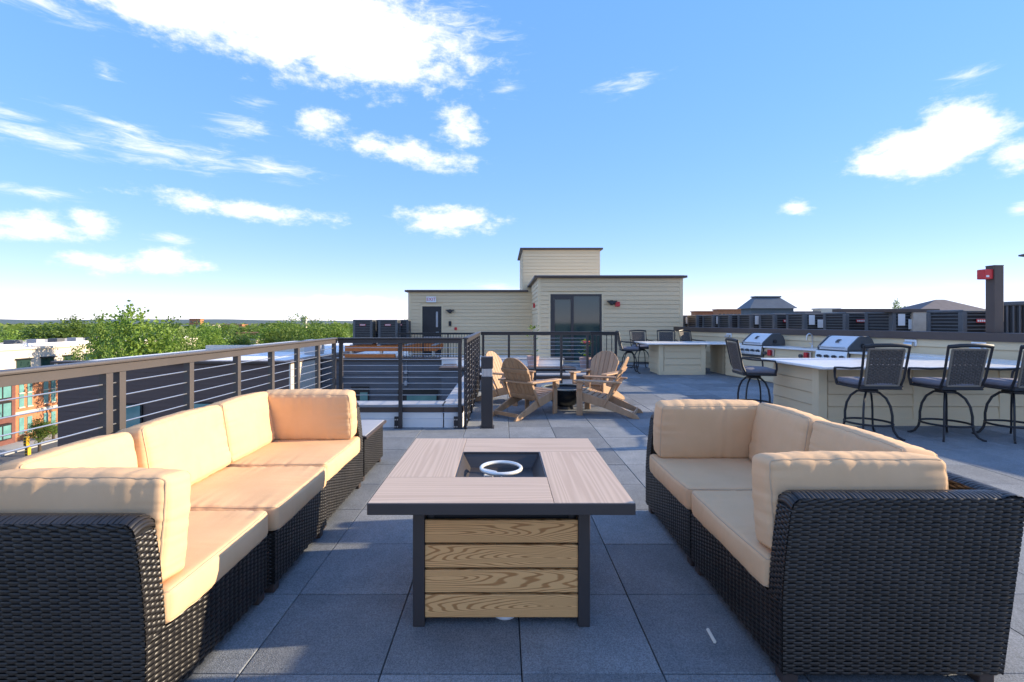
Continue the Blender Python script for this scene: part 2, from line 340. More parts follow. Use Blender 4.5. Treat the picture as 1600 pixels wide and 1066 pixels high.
# deck slab (own roof) round the open court
OP = (-.527, 2.09, .608)                                # paver grid origin and pitch
PAR_O, PAR_A = Vector((8.5, 7.9, 0)), R(13.8)            # skewed parapet frame
def par(x, y, z=0):
    c, s = math.cos(PAR_A), math.sin(PAR_A)
    return Vector((PAR_O.x + x * c - y * s, PAR_O.y + x * s + y * c, z))
sl = MB()
sl.box(-2.62, -.83, -4, 7.2, -12, -.035); sl.box(-.83, 1.95, -4, 10.9, -12, -.036); sl.box(1.95, 13, -4, 26, -12, -.037)
deck = sl.build('deck', M['slab']); tag(deck, kind='structure')
pm = MB().box(-.3015, .3015, -.3015, .3015, -.034, 0).mesh('paver', M['paver'], bevel=.004)
cells = []
for i in range(-4, 22):
    for j in range(-8, 28):
        cx, cy = OP[0] + (i + .5) * OP[2], OP[1] + (j + .5) * OP[2]
        if cx < -2.5: continue
        if cx < -.6 and cy > 6.7: continue
        if cx < 1.9 and cy > 10.4: continue
        if cy > 18.1 or cx > 12: continue
        lim = 8.5 - (cy - 7.9) * .2457
        if cx > lim + .3: continue
        seen = cy > 1.5 and abs(cx / cy + .02) < 1.1
        cells.append((0 if seen else 1, cy * cy + cx * cx, cx, cy))
cells.sort()
rest = MB()
for k, (s_, d_, cx, cy) in enumerate(cells):
    dz = rnd.uniform(-.0012, .0012)
    if k < 300:
        link('paver', pm, deck, (cx, cy, dz), (rnd.uniform(-.002, .002), rnd.uniform(-.002, .002), rnd.choice((0, math.pi / 2, math.pi))))
    else: rest.box(cx - .3015, cx + .3015, cy - .3015, cy + .3015, -.034, dz)
ro = rest.build('far_pavers', M['paver'], deck); tag(ro, kind='stuff')

# ------------------------------------------------------------------ wicker
def weave(mb, P, U, V, su=.037, sv=.0104, amp=.0038, flip=False, flat=False):
    rows = max(1, int(round(V / sv))); sv = V / rows
    nu = max(3, int(round(U / su * 4))); us = np.linspace(0, U, nu + 1)
    e = 1e-3; verts = []; faces = []; rg = np.random.RandomState(int(U * 1000) % 997)
    for r in range(rows):
        ph = np.cos(np.pi * us / su + np.pi * r); w = np.tanh(2.2 * ph) * (0 if flat else 1)
        half = sv * (.46 if flat else 1) * (np.ones_like(us) if flat else (.53 + .24 * w))
        jit = rg.uniform(-.10, .10) * sv
        for (fv, hz) in ((-1, -.0022), (-.35, .0), (.35, .0), (1, -.0022)):
            vv = np.clip((r + .5) * sv + jit + fv * half, 0, V)
            p = P(us, vv); du = P(us + e, vv) - P(us - e, vv); dv = P(us, vv + e) - P(us, vv - e)
            n = np.cross(du, dv); n /= np.linalg.norm(n, axis=1)[:, None] + 1e-12
            if flip: n = -n
            verts.append(p + n * ((amp * w if not flat else amp * .3) + hz + rg.uniform(-.0003, .0003))[:, None] if not flat else p + n * (amp * .3 + hz))
        b = r * 4 * (nu + 1)
        for k in range(3):
            for i in range(nu):
                a = b + k * (nu + 1) + i; q = (a, a + 1, a + nu + 2, a + nu + 1)
                faces.append(q[::-1] if flip else q)
    vs = np.concatenate(verts); off = len(mb.v)
    mb.v += [tuple(p) for p in vs.tolist()]; mb.f += [tuple(i + off for i in f) for f in faces]

def bil(p00, p10, p11, p01, crown=0, cn=(0, 0, 1)):
    p00, p10, p11, p01, cn = [np.array(p, float) for p in (p00, p10, p11, p01, cn)]
    U = (np.linalg.norm(p10 - p00) + np.linalg.norm(p11 - p01)) / 2; V = (np.linalg.norm(p01 - p00) + np.linalg.norm(p11 - p10)) / 2
    def P(u, v):
        a = (u / U)[:, None]; b = (v / V)[:, None]
        q = p00 * (1 - a) * (1 - b) + p10 * a * (1 - b) + p11 * a * b + p01 * (1 - a) * b
        if crown: q = q + cn * crown * (1 - (2 * a - 1) ** 2)
        return q
    return P, U, V

HS, ZB, ZS, TH = .785, .055, .345, .10
def bx_(z): return -.455 - .10 * (z - ZB) / (HS - ZB)
def fx_(z): return .455 - .045 * max(0, (z - ZS) / (HS - ZS)) ** 1.5

def cushion_mesh(name, sx, sy, sz, r=.035, puff=.022, seed=0, n=54, wr=1.0):
    def axis(h, r):
        inner = list(np.linspace(-(h - r), h - r, n)); ed = [-(h), -(h - r * .3), -(h - r * .7)]
        return np.array(ed + inner + [h - r * .7, h - r * .3, h])
    hx, hy, hz = sx / 2, sy / 2, sz / 2
    ax, ay = axis(hx, r), axis(hy, r); az = np.array([-hz, -hz + r * .3, -hz + r * .7, -hz + r, 0, hz - r, hz - r * .7, hz - r * .3, hz])
    idx = {}; vs = []; fs = []
    def vert(p):
        k = tuple(round(c, 5) for c in p)
        if k not in idx: idx[k] = len(vs); vs.append(p)
        return idx[k]
    def face(A, B, mk):
        for i in range(len(A) - 1):
            for j in range(len(B) - 1):
                fs.append((vert(mk(A[i], B[j])), vert(mk(A[i + 1], B[j])), vert(mk(A[i + 1], B[j + 1])), vert(mk(A[i], B[j + 1]))))
    for s in (-1, 1):
        face(ax, ay, lambda a, b: (a, b, s * hz)); face(ax, az, lambda a, b: (a, s * hy, b)); face(ay, az, lambda a, b: (s * hx, a, b))
    inn = (hx - r, hy - r, hz - r); sd_ = seed * 13.7
    def deform(p):
        c = [max(-inn[i], min(inn[i], p[i])) for i in range(3)]; d = Vector([p[i] - c[i] for i in range(3)])
        q = Vector(c) + (d.normalized() * r if d.length > 1e-9 else d)
        a, b, t = p[0] / hx, p[1] / hy, p[2] / hz
        ex, ey = hx - abs(p[0]), hy - abs(p[1])
        q.z += t * puff * (1 - a ** 4) * (1 - b ** 4)
        q.x += a * abs(a) * .014 * (1 - b * b) * (1 - t * t); q.y += b * abs(b) * .014 * (1 - a * a) * (1 - t * t)
        # corners drawn in, edges puckered at the seams
        q.x *= 1 - .018 * abs(b) ** 6; q.y *= 1 - .018 * abs(a) ** 6
        fx = mnoise.noise(Vector((p[1] * 24 + sd_, t * .5, 1.3))) + .5 * mnoise.noise(Vector((p[1] * 55 + sd_, t * .5, 4.1)))
        fy = mnoise.noise(Vector((p[0] * 24 - sd_, t * .5, 7.7))) + .5 * mnoise.noise(Vector((p[0] * 55 - sd_, t * .5, 9.1)))
        pk = fx * math.exp(-ex / .10) * min(1, ex / .02 + .25) + fy * math.exp(-ey / .10) * min(1, ey / .02 + .25)
        lump = mnoise.noise(Vector((p[0] * 3.6 + sd_, p[1] * 3.6, sd_)))
        q.z += wr * (.0075 * pk + .008 * lump) * max(-1, min(1, t * 1.5))
        if abs(a) > .94: q.x += wr * .004 * fx * a
        if abs(b) > .94: q.y += wr * .004 * fy * b
        return q
    mb = MB(); mb.add([deform(p) for p in vs], fs)
    me = mb.mesh(name, M['fabric']); me.shade_smooth()
    sm = MB()
    for t in (-1, 1):
        rect = [(hx, -hy), (hx, hy), (-hx, hy), (-hx, -hy)]; loop = []
        for k in range(4):
            p, q = rect[k], rect[(k + 1) % 4]
            for i in range(40):
                f = i / 40; w_ = Vector((p[0] + (q[0] - p[0]) * f, p[1] + (q[1] - p[1]) * f, t * hz)); loop.append(deform(w_))
        sm.tube(loop, .0038, 5, closed=True)
    return me, sm.mesh(name + '_seam', M['seam'], smooth=True)

CUSH = {}
def cushion(name, parent, dims, loc, rot, seed, r=.035, puff=.022, wr=1.0):
    key = (dims, seed)
    if key not in CUSH: CUSH[key] = cushion_mesh(name, *dims, r=r, puff=puff, seed=seed, wr=wr)
    o = link(name, CUSH[key][0], parent, loc, rot); link('seam', CUSH[key][1], o)
    return o

def sofa_module(L_, arm, seed):
    """front faces +X; arm: 0 none, +1 arm at +Y, -1 arm at -Y"""
    y0, y1 = -L_ / 2, L_ / 2
    root = empty('wicker_sofa_module')
    core = MB(); i_ = .006
    core.prism([(bx_(ZB) + i_, ZB), (.455 - i_, ZB), (.455 - i_, ZS - .01), (bx_(ZS) + i_, ZS - .01)], y0 + i_, y1 - i_)
    core.prism([(bx_(ZS) + i_, ZS - .012), (bx_(ZS) + TH - i_, ZS - .012), (bx_(HS) + TH - i_, HS - i_), (bx_(HS) + i_, HS - i_)], y0 + i_, y1 - i_)
    W = MB()
    def quad(a, b, c, d, flip=False, wv={}, **k): weave(W, *bil(a, b, c, d, **k), flip=flip, **wv)
    CAP = dict(sv=.019, su=.05, flat=True)
    s = arm if arm else 1
    def Y(y): return y * s
    f = s < 0
    ya, yo = (y1, y0)                                    # arm side and open side in unmirrored space
    # front apron
    quad((.455, Y(yo), ZB), (.455, Y(ya), ZB), (.455, Y(ya), ZS), (.455, Y(yo), ZS), flip=f)
    # back outer, inner and top
    quad((bx_(ZB), Y(ya), ZB), (bx_(ZB), Y(yo), ZB), (bx_(HS), Y(yo), HS), (bx_(HS), Y(ya), HS), flip=f)
    quad((bx_(ZS) + TH, Y(yo), ZS), (bx_(ZS) + TH, Y(ya), ZS), (bx_(HS) + TH, Y(ya), HS), (bx_(HS) + TH, Y(yo), HS), flip=f)
    quad((bx_(HS), Y(yo), HS), (bx_(HS) + TH, Y(yo), HS), (bx_(HS) + TH, Y(ya), HS), (bx_(HS), Y(ya), HS), flip=f, crown=.014, wv=CAP)
    # open side
    quad((bx_(ZB), Y(yo), ZB), (.455, Y(yo), ZB), (.455, Y(yo), ZS), (bx_(ZS), Y(yo), ZS), flip=f)
    quad((bx_(ZS), Y(yo), ZS), (bx_(ZS) + TH, Y(yo), ZS), (bx_(HS) + TH, Y(yo), HS), (bx_(HS), Y(yo), HS), flip=f)
    if arm:
        yi = ya - TH
        prof = [(bx_(ZB) + i_, ZB), (.455 - i_, ZB)] + [(fx_(z) - i_, z) for z in np.linspace(ZS, HS - .05, 5)] + [(fx_(HS) - .02, HS - .015), (fx_(HS) - .05, HS - i_), (bx_(HS) + i_, HS - i_)]
        core.prism(prof, Y(yi + i_), Y(ya - i_))
        def outer(u, v):                                 # arm outer face with the real leaning ends
            z = ZB + v; t = u / 1.0
            bxz = -.455 - .10 * (z - ZB) / (HS - ZB); fr = .455 - .045 * np.clip((z - ZS) / (HS - ZS), 0, 1) ** 1.5
            cut = np.clip((z - (HS - .06)) / .06, 0, 1); fr = fr - .05 * (1 - np.sqrt(np.clip(1 - cut * cut, 0, 1)))
            return np.stack([fr + (bxz - fr) * t, np.full_like(z, Y(ya)), z], 1)
        Uo, Vo = 1.0, HS - ZB
        weave(W, outer, Uo, Vo, flip=f)
        def inner(u, v):
            z = ZS + v; bxz = -.455 - .10 * (z - ZB) / (HS - ZB); fr = .455 - .045 * np.clip((z - ZS) / (HS - ZS), 0, 1) ** 1.5
            return np.stack([bxz + (fr - bxz) * u, np.full_like(z, Y(yi)), z], 1)
        weave(W, inner, 1.0, HS - ZS - .012, flip=f)
        def endf(u, v):                                  # arm end, curling over into the arm top
            zt = HS - ZS - .05; z = np.where(v < zt, ZS + v, 0); x = .455 - .045 * np.clip((z - ZS) / (HS - ZS), 0, 1) ** 1.5
            an = np.clip((v - zt) / .05, 0, 10); q = np.clip(an, 0, math.pi / 2)
            xc = .455 - .045 * ((HS - .05 - ZS) / (HS - ZS)) ** 1.5
            x2 = xc - .05 + .05 * np.cos(q) - np.clip(v - zt - .05 * math.pi / 2, 0, 10); z2 = HS - .05 + .05 * np.sin(q)
            xx = np.where(v < zt, x, x2); zz = np.where(v < zt, z, z2)
            zz = zz + np.where(v > zt, .012 * (1 - (2 * u / TH - 1) ** 2), 0)
            return np.stack([xx, Y(yi) + s * u, zz], 1)
        weave(W, endf, TH, HS - ZS - .05, su=.024, sv=.0115, flip=f)
        weave(W, lambda u, v: endf(u, v + HS - ZS - .05), TH, .05 * math.pi / 2 + .90, su=.05, sv=.019, flat=True, flip=f)
    else:
        quad((.455, y1, ZB), (bx_(ZB), y1, ZB), (bx_(ZS), y1, ZS), (.455, y1, ZS))
        quad((bx_(ZS) + TH, y1, ZS), (bx_(ZS), y1, ZS), (bx_(HS), y1, HS), (bx_(HS) + TH, y1, HS))
    body = core.build('wicker_body', M['core'], root)
    wo = W.raw('woven_strands', M['wicker'], body); tag(wo, kind='stuff')
    for x in (-.41, .41):
        for y in (y0 + .05, y1 - .05):
            MB().box(x - .032, x + .032, y - .032, y + .032, 0, ZB + .01).build('leg', M['foot'], root, bevel=.006)
    # cushions
    sl_ = L_ - (TH if arm else 0) - .012
    cushion('seat_cushion', root, (.78, round(sl_, 3), .135), (.082, -s * (TH / 2 if arm else 0), ZS + .071), (0, 0, 0), seed, r=.024, puff=.008, wr=.75)
    if arm:
        cushion('arm_cushion', root, (.80, .42, .17), (.035, Y(y1 - TH - .105), .695), (R(-97) * -s if s < 0 else R(97), 0, 0), seed + 1, r=.032, puff=.016)
        bl = L_ - TH - .19
        cushion('back_cushion', root, (.44, round(bl, 3), .18), (-.335, Y(y0 + bl / 2 + .005), .69), (0, R(-100), 0), seed + 2, r=.032, puff=.018)
    else:
        cushion('back_cushion', root, (.44, round(L_ - .02, 3), .18), (-.335, 0, .70), (0, R(-101), 0), seed + 2, r=.032, puff=.018)
    return root

LXC, RXC = -1.745, 1.605
near_l = sofa_module(.92, -1, 10); near_l.location = (LXC, 2.21, 0)
mid_l = sofa_module(.78, 0, 20); mid_l.location = (LXC + .025, 3.08, 0)
far_l = sofa_module(.97, 1, 30); far_l.location = (LXC, 3.985, 0)
far_r = copy_tree(near_l); far_r.location = (RXC, 3.445, 0); far_r.rotation_euler.z = math.pi
near_r = copy_tree(far_l); near_r.location = (RXC + .005, 2.49, 0); near_r.rotation_euler.z = math.pi
GS = 'wicker sectional modules round the fire table'
tag(near_l, 'sunlit wicker corner sofa module whose arm panel is cut by the lower left corner', 'sofa module', GS)
tag(mid_l, 'armless sunlit wicker sofa module between the two corner modules by the cable railing', 'sofa module', GS)
tag(far_l, 'sunlit wicker corner sofa module next to the low wicker side table', 'sofa module', GS)
tag(far_r, 'shaded wicker corner sofa module on the bar stool side, its arm away from the camera', 'sofa module', GS)
tag(near_r, 'shaded wicker corner sofa module showing its full woven arm panel, on the bar stool side', 'sofa module', GS)

# low wicker side table
t = empty('wicker_side_table', (-1.66, 4.93, 0), 0, 'low dark wicker side table with grey top behind the sunlit sofa', 'side table')
c_ = MB().box(-.345, .345, -.345, .345, .05, .40).build('wicker_body', M['core'], t)
W = MB()
for (a, b) in (((.35, -.35), (.35, .35)), ((.35, .35), (-.35, .35)), ((-.35, .35), (-.35, -.35)), ((-.35, -.35), (.35, -.35))):
    weave(W, *bil((*a, .05), (*b, .05), (*b, .405), (*a, .405)))
wo = W.raw('woven_strands', M['wicker'], c_); tag(wo, kind='stuff')
MB().box(-.385, .385, -.385, .385, .41, .435).build('top_frame', M['foot'], t, bevel=.006)
MB().box(-.365, .365, -.365, .365, .435, .441).build('table_top', M['capmetal'], t, bevel=.002)
for x in (-.31, .31):
    for y in (-.31, .31): MB().box(x - .025, x + .025, y - .025, y + .025, 0, .06).build('leg', M['foot'], t, bevel=.005)

# ------------------------------------------------------------------ fire table
t = empty('fire_table', (-.008, 2.847, 0), 0, 'square fire pit table with pale wood-look top and slatted timber base', 'fire table')
HT = .681; hw = .618
MB().box(-hw, hw, -hw, -hw + .03, HT - .055, HT - .002).box(-hw, hw, hw - .03, hw, HT - .055, HT - .002).box(-hw, -hw + .03, -hw + .03, hw - .03, HT - .055, HT - .002).box(hw - .03, hw, -hw + .03, hw - .03, HT - .055, HT - .002).build('top_frame', M['bronze'], t, bevel=.003)
o0, o1, q0, q1 = -.25, .243, -.245, .262                # burner opening
e = hw - .004; gp = .0012
for (x0, x1, y0, y1, rot) in ((-e, o1 - gp, -e, q0 - gp, 0), (o1 + gp, e, -e, q1 - gp, 1), (o0 + gp, e, q1 + gp, e, 0), (-e, o0 - gp, q0 + gp, e, 1)):
    a, b = (x1 - x0) / 2, (y1 - y0) / 2
    if rot: a, b = b, a
    MB().box(-a, a, -b, b, -.010, 0).build('top_board', M['top_wood'], t, bevel=.0015, loc=((x0 + x1) / 2, (y0 + y1) / 2, HT + .001), rot=(0, 0, math.pi / 2 if rot else 0))
MB().box(-e, e, -e, q0, HT - .04, HT - .012).box(-e, e, q1, e, HT - .04, HT - .012).box(-e, o0, q0, q1, HT - .04, HT - .012).box(o1, e, q0, q1, HT - .04, HT - .012).build('top_deck', M['black'], t)
pan = MB(); zi = HT - .085; rr = .055
O = [(o0, q0), (o1, q0), (o1, q1), (o0, q1)]; I = [(o0 + rr, q0 + rr), (o1 - rr, q0 + rr), (o1 - rr, q1 - rr), (o0 + rr, q1 - rr)]
lip = [(o0 + .008, q0 + .008), (o1 - .008, q0 + .008), (o1 - .008, q1 - .008), (o0 + .008, q1 - .008)]
vs = [(*p, HT - .001) for p in O] + [(*p, HT - .001) for p in lip] + [(*p, HT - .014) for p in lip] + [(*p, zi) for p in I]
fs = [(k * 4 + i, k * 4 + (i + 1) % 4, k * 4 + 4 + (i + 1) % 4, k * 4 + 4 + i) for k in range(3) for i in range(4)] + [(12, 13, 14, 15)]
pan.add(vs, fs); po = pan.build('fire_pan', M['bronze'], t)
bz = zi + .058; bc = ((o0 + o1) / 2, (q0 + q1) / 2)
br = MB().tube([(bc[0] + .117 * math.cos(a), bc[1] + .117 * math.sin(a), bz) for a in np.linspace(0, 2 * math.pi, 48, endpoint=False)], .011, 10, closed=True)
bo = br.build('burner_ring', M['ring'], po, smooth=True)
MB().tube([(bc[0] - .115, bc[1] - .03, bz), (bc[0] - .03, bc[1] - .055, bz - .01), (bc[0], bc[1], zi)], .009, 8).build('gas_tube', M['ring'], po, smooth=True)
MB().box(bc[0] - .10, bc[0] - .045, bc[1] - .075, bc[1] - .04, zi, zi + .04).build('igniter', M['ring'], po, bevel=.005)
lw = .058; bw = .440
for x in (-1, 1):
    for y in (-1, 1): MB().box(x * bw - lw / 2 * (1 + x) + (0 if x > 0 else 0), x * bw + lw / 2 * (1 - x), y * bw - lw / 2 * (1 + y), y * bw + lw / 2 * (1 - y), 0, HT - .056).build('leg', M['bronze'], t, bevel=.003)
sm_ = MB().box(-bw + lw + .001, bw - lw - .001, -.011, .011, -.056, .056).mesh('slat', M['ash'], bevel=.0025)
for k, zc in enumerate((.4705, .3465, .2225, .0985)):
    for (lx, ly, rz) in ((0, -bw + .020, 0), (0, bw - .020, math.pi), (-bw + .020, 0, -math.pi / 2), (bw - .020, 0, math.pi / 2)):
        link('slat', sm_, t, (lx, ly, zc), (0, 0, rz))
MB().box(-bw + lw + .002, bw - lw - .002, -bw + .052, bw - .052, .02, .535).build('gap_shade_box', M['black'], t)  # added black box: darkens the slat gaps and stops sun shining through
MB().box(-.12, -.06, -.40, -.34, .54, .60).box(.03, .09, -.40, -.34, .55, .60).build('valve', M['steel'], t, bevel=.006)
MB().box(-.05, .10, -.385, -.375, .545, .615).build('control_plate', M['steel'], t, bevel=.003)
for x in (-bw + lw + .03, bw - lw - .03): MB().box(x - .012, x + .012, -bw + .032, -bw + .045, .03, .62).build('slat_batten', M['black'], t)
gt = empty('propane_tank', (.03, 2.80, 0), 0, 'white propane tank standing inside the slatted fire table base', 'gas tank')
MB().lathe([(.095, 0), (.10, .0), (.10, .035), (.12, .05), (.150, .09), (.155, .13), (.155, .28), (.14, .34), (.09, .38), (.03, .395), (.0, .395)], 28).build('tank', M['whitep'], gt, smooth=True)
MB().lathe([(.08, .37), (.085, .37), (.085, .45), (.08, .45), (.08, .37)], 20).build('collar', M['whitep'], gt, smooth=True)
MB().lathe([(0, .004), (.06, .004), (.066, .014), (.06, .026), (0, .03)], 24, (-.02, -.285, 0)).build('foot_plate', M['whitep'], gt, smooth=True)
lt = MB().tube([(.997, 2.285, .008), (1.003, 2.375, .008)], .0085, 6).build('paper_scrap', M['litter']); tag(lt, 'small pale paper scrap lying on the blue-grey paver', 'litter')

# ------------------------------------------------------------------ railings
def railing(name, p0, p1, label, posts, rail_m, post_m, H=1.285, ncab=13, group='cable railings on the roof deck', picket=False, fascia=.055, feet=True, post_w=.05, zb=0.0, double=()):
    p0, p1 = Vector(p0), Vector(p1); d = p1 - p0; Ln = d.length; an = math.atan2(d.y, d.x)
    t = empty(name, (p0.x, p0.y, zb), an, label, 'railing', group)
    MB().box(-.03, Ln + .03, -.045, .045, H - .022, H).build('top_rail', rail_m, t, bevel=.009, smooth=True)
    MB().box(-.02, Ln + .02, -.022, .022, H - .022 - fascia, H - .023).build('rail_fascia', rail_m, t, bevel=.002)
    for k, s in enumerate(posts):
        o = MB().box(s - post_w / 2, s + post_w / 2, -.024, .024, .0, H - .078).build('post', post_m, t, bevel=.002)
        if feet:
            MB().box(s - .085, s - post_w / 2 - .001, -.018, .018, .0, .17).build('mounting_plate', M['black'], o, bevel=.003)
            bt = MB()
            for bx in (-.07, -.04):
                for bzz in (.03, .13): bt.tube([(s + bx, -.019, bzz), (s + bx, -.028, bzz)], .010, 8)
            bt.build('bolt', M['cable'], o)
    if picket:
        n = int(Ln / .11)
        for k in range(1, n): MB().box(k * Ln / n - .008, k * Ln / n + .008, -.008, .008, .08, H - .078).build('picket', post_m, t)
        MB().box(0, Ln, -.018, .018, .07, .10).build('bottom_rail', post_m, t)
    else:
        for k in range(ncab):
            z = .14 + k * .0835
            MB().tube([(0, 0, z), (Ln, 0, z)], .0042, 6).build('cable', M['cable'], t, smooth=True)
    return t
LX = -2.37
railing('cable_railing', (LX, 1.10, 0), (LX, 6.86, 0), 'long sunlit railing with steel cables behind the sunlit sofa', [.05, .66, 1.795, 1.895, 2.56, 3.22, 3.86, 4.48, 5.10, 5.70], M['sunlit_bronze'], M['sunlit_bronze'], fascia=.055, feet=False)
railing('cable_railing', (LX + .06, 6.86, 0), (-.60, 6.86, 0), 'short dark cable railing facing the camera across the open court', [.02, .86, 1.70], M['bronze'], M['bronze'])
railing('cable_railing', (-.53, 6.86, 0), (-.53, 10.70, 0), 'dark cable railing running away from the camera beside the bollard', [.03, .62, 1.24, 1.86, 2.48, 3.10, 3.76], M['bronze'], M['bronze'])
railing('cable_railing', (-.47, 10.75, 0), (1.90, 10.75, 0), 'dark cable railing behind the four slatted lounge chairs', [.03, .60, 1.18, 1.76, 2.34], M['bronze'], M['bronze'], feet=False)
railing('picket_railing', (1.96, 10.75, 0), (2.52, 10.75, 0), 'short black picket railing at the end of the far cable railing', [.02, .54], M['black'], M['black'], group='picket railings', picket=True, feet=False)
railing('picket_railing', (-4.2, 19.4, 0), (-1.1, 19.4, 0), 'black picket railing in front of the dark penthouse door', [.03, 1.0, 2.0, 3.07], M['black'], M['black'], H=1.06, group='picket railings', picket=True, feet=False)

# ------------------------------------------------------------------ court: curbs, far walls
def curb(p0, p1, wid, label, h=.33):
    p0, p1 = Vector(p0), Vector(p1); d = p1 - p0; an = math.atan2(d.y, d.x); Ln = d.length
    t = empty('court_curb', (p0.x, p0.y, 0), an, label, 'curb', 'curbs round the open court')
    MB().box(0, Ln, .012, wid, -.03, h - .12).build('curb_base', M['white'], t)
    MB().box(-.005, Ln + .005, 0, wid + .01, h - .12, h - .02).build('fascia', M['coping'], t, bevel=.004)
    MB().box(-.02, Ln + .02, -.02, wid + .03, h - .02, h).build('cap', M['capmetal'], t, bevel=.005)
curb((LX, 6.92, 0), (-.86, 6.92, 0), .27, 'white curb with metal cap behind the short cable railing')
curb((-.57, 6.92, 0), (-.57, 10.80, 0), .27, 'white curb with metal cap running away beside the bollard')
curb((-.55, 10.82, 0), (2.0, 10.82, 0), .27, 'white curb with metal cap behind the slatted lounge chairs')

def siding(parent, p0, p1, z0, z1, exp=.2, m=None, openings=(), th=.022, name='siding_board'):
    """lap boards from p0 to p1; the outside is to the right-hand side of the walk p0->p1; openings in (s0,s1,za,zb)"""
    m = m or M['siding']; p0, p1 = Vector((p0[0], p0[1], 0)), Vector((p1[0], p1[1], 0)); d = p1 - p0; Ln = d.length; an = math.atan2(d.y, d.x)
    n = max(1, int(round((z1 - z0) / exp))); ex = (z1 - z0) / n
    for k in range(n):
        a, b = z0 + k * ex, z0 + (k + 1) * ex
        segs = [(0, Ln)]
        for (s0, s1, za, zb) in openings:
            if za < b - .02 and zb > a + .02:
                segs = [q for (u, v) in segs for q in ((u, min(v, s0)), (max(u, s1), v)) if q[1] - q[0] > .02]
        for (u, v) in segs:
            mb = MB(); mb.prism([(-th, a), (0, a), (0, b - .009), (-.008, b - .009)], u, v, 'x')
            o = mb.build(name, m, parent); o.location = p0; o.rotation_euler = (0, 0, an)
            if parent.location.length > 0 or parent.rotation_euler.z: o.matrix_parent_inverse = parent.matrix_basis.inverted()

cw = empty('court_wall', (0, 0, 0), 0, 'grey lap-sided wall with brown coping across the open court', 'wall')
MB().box(-7.0, -1.62, 18.72, 19.0, -12, .0).box(-1.9, -1.62, 15.3, 18.72, -12, .0).box(-1.62, 2.2, 15.02, 15.3, -12, 0).build('wall', M['greyside'], cw)
wins = [(1.15, 1.85, -2.6, -1.0), (2.95, 4.5, -2.6, -1.12)]
siding(cw, (-7.0, 18.715), (-1.9, 18.715), -3.0, 0, .18, M['greyside'], openings=wins)
siding(cw, (-1.9, 15.015), (2.2, 15.015), -2.0, 0, .18, M['greyside'])
siding(cw, (-1.905, 18.7), (-1.905, 15.03), -2.0, 0, .18, M['greyside'])
for (s0, s1, za, zb) in wins:
    w = MB().box(-7 + s0, -7 + s1, 18.66, 18.72, za, zb).build('window', M['black'], cw)
    MB().box(-7 + s0 + .35, -7 + s1 - .06, 18.645, 18.665, za + .06, zb - .22).build('pane', M['tealglass'], w)
MB().box(-7.02, -1.55, 18.62, 19.05, .002, .09).box(-1.98, -1.55, 14.93, 18.62, .002, .09).box(-1.55, 2.25, 14.93, 15.35, .002, .09).build('coping', M['coping'], cw, bevel=.01)
MB().box(-3.78, -3.68, 18.56, 18.70, -.5, -.38).box(-3.78, -3.68, 18.56, 18.70, -.95, -.78).box(-3.74, -3.72, 18.66, 18.70, -.78, .0).build('wall_light', M['capmetal'], cw, bevel=.01)
up = MB().box(-7.05, 1.28, 19.05, 30, -.5, -.02).box(-1.55, 2.25, 15.35, 19.05, -.5, -.021).build('walkway', M['white']); tag(up, kind='structure')
wc = empty('white_kerb', (0, 0, 0), 0, 'low white kerb on the roof in front of the dark penthouse door', 'kerb')
MB().box(-2.05, 2.0, 16.2, 16.55, -.02, .24).build('kerb_body', M['white'], wc, bevel=.02)
MB().box(-2.1, 2.05, 16.15, 16.6, .24, .27).build('kerb_cap', M['capmetal'], wc, bevel=.008)

# brown wing with cream return
wg = empty('brown_wing', (0, 0, 0), 0, 'dark brown building wing with teal windows seen through the sunlit railing', 'building')
MB().box(-14.7, -7.06, 16.02, 34, -12, .10).build('wall', M['brownwall'], wg)
wb = [(-12.45, -11.88, -2.9, -1.2), (-10.4, -9.45, -2.4, -1.15), (-14.0, -13.6, -6, -4.5)]
siding(wg, (-14.7, 16.02), (-7.06, 16.02), -4.2, .12, .145, M['brownwall'], openings=[(a + 14.7, b + 14.7, c, d) for a, b, c, d in wb], th=.012)
for (a, b, c, d) in wb:
    w = MB().box(a, b, 15.95, 16.03, c, d).build('window', M['black'], wg)
    zz = (c + d) / 2
    MB().box(a + .05, b - .05, 15.935, 15.955, zz + .06, d - .05).box(a + .05, b - .05, 15.935, 15.955, c + .05, zz - .06).build('pane', M['tealglass'], w)
MB().box(-7.058, -7.0, 16.0, 18.6, -6, .10).build('cream_wall', M['cream'], wg)
MB().box(-14.85, -6.95, 15.9, 16.3, .12, .20).box(-7.3, -6.95, 16.3, 18.62, .12, .20).build('coping', M['coping'], wg, bevel=.01)
MB().box(-14.6, -7.3, 16.3, 33.9, .101, .14).build('roof', M['white'], wg)
MB().box(-13.5, -8.2, 22, 22.3, .14, .42).build('roof_kerb', M['cream'], wg, bevel=.02)
MB().box(-8.2, -7.6, 20.0, 20.6, .14, .75).build('vent', M['capmetal'], wg, bevel=.02)

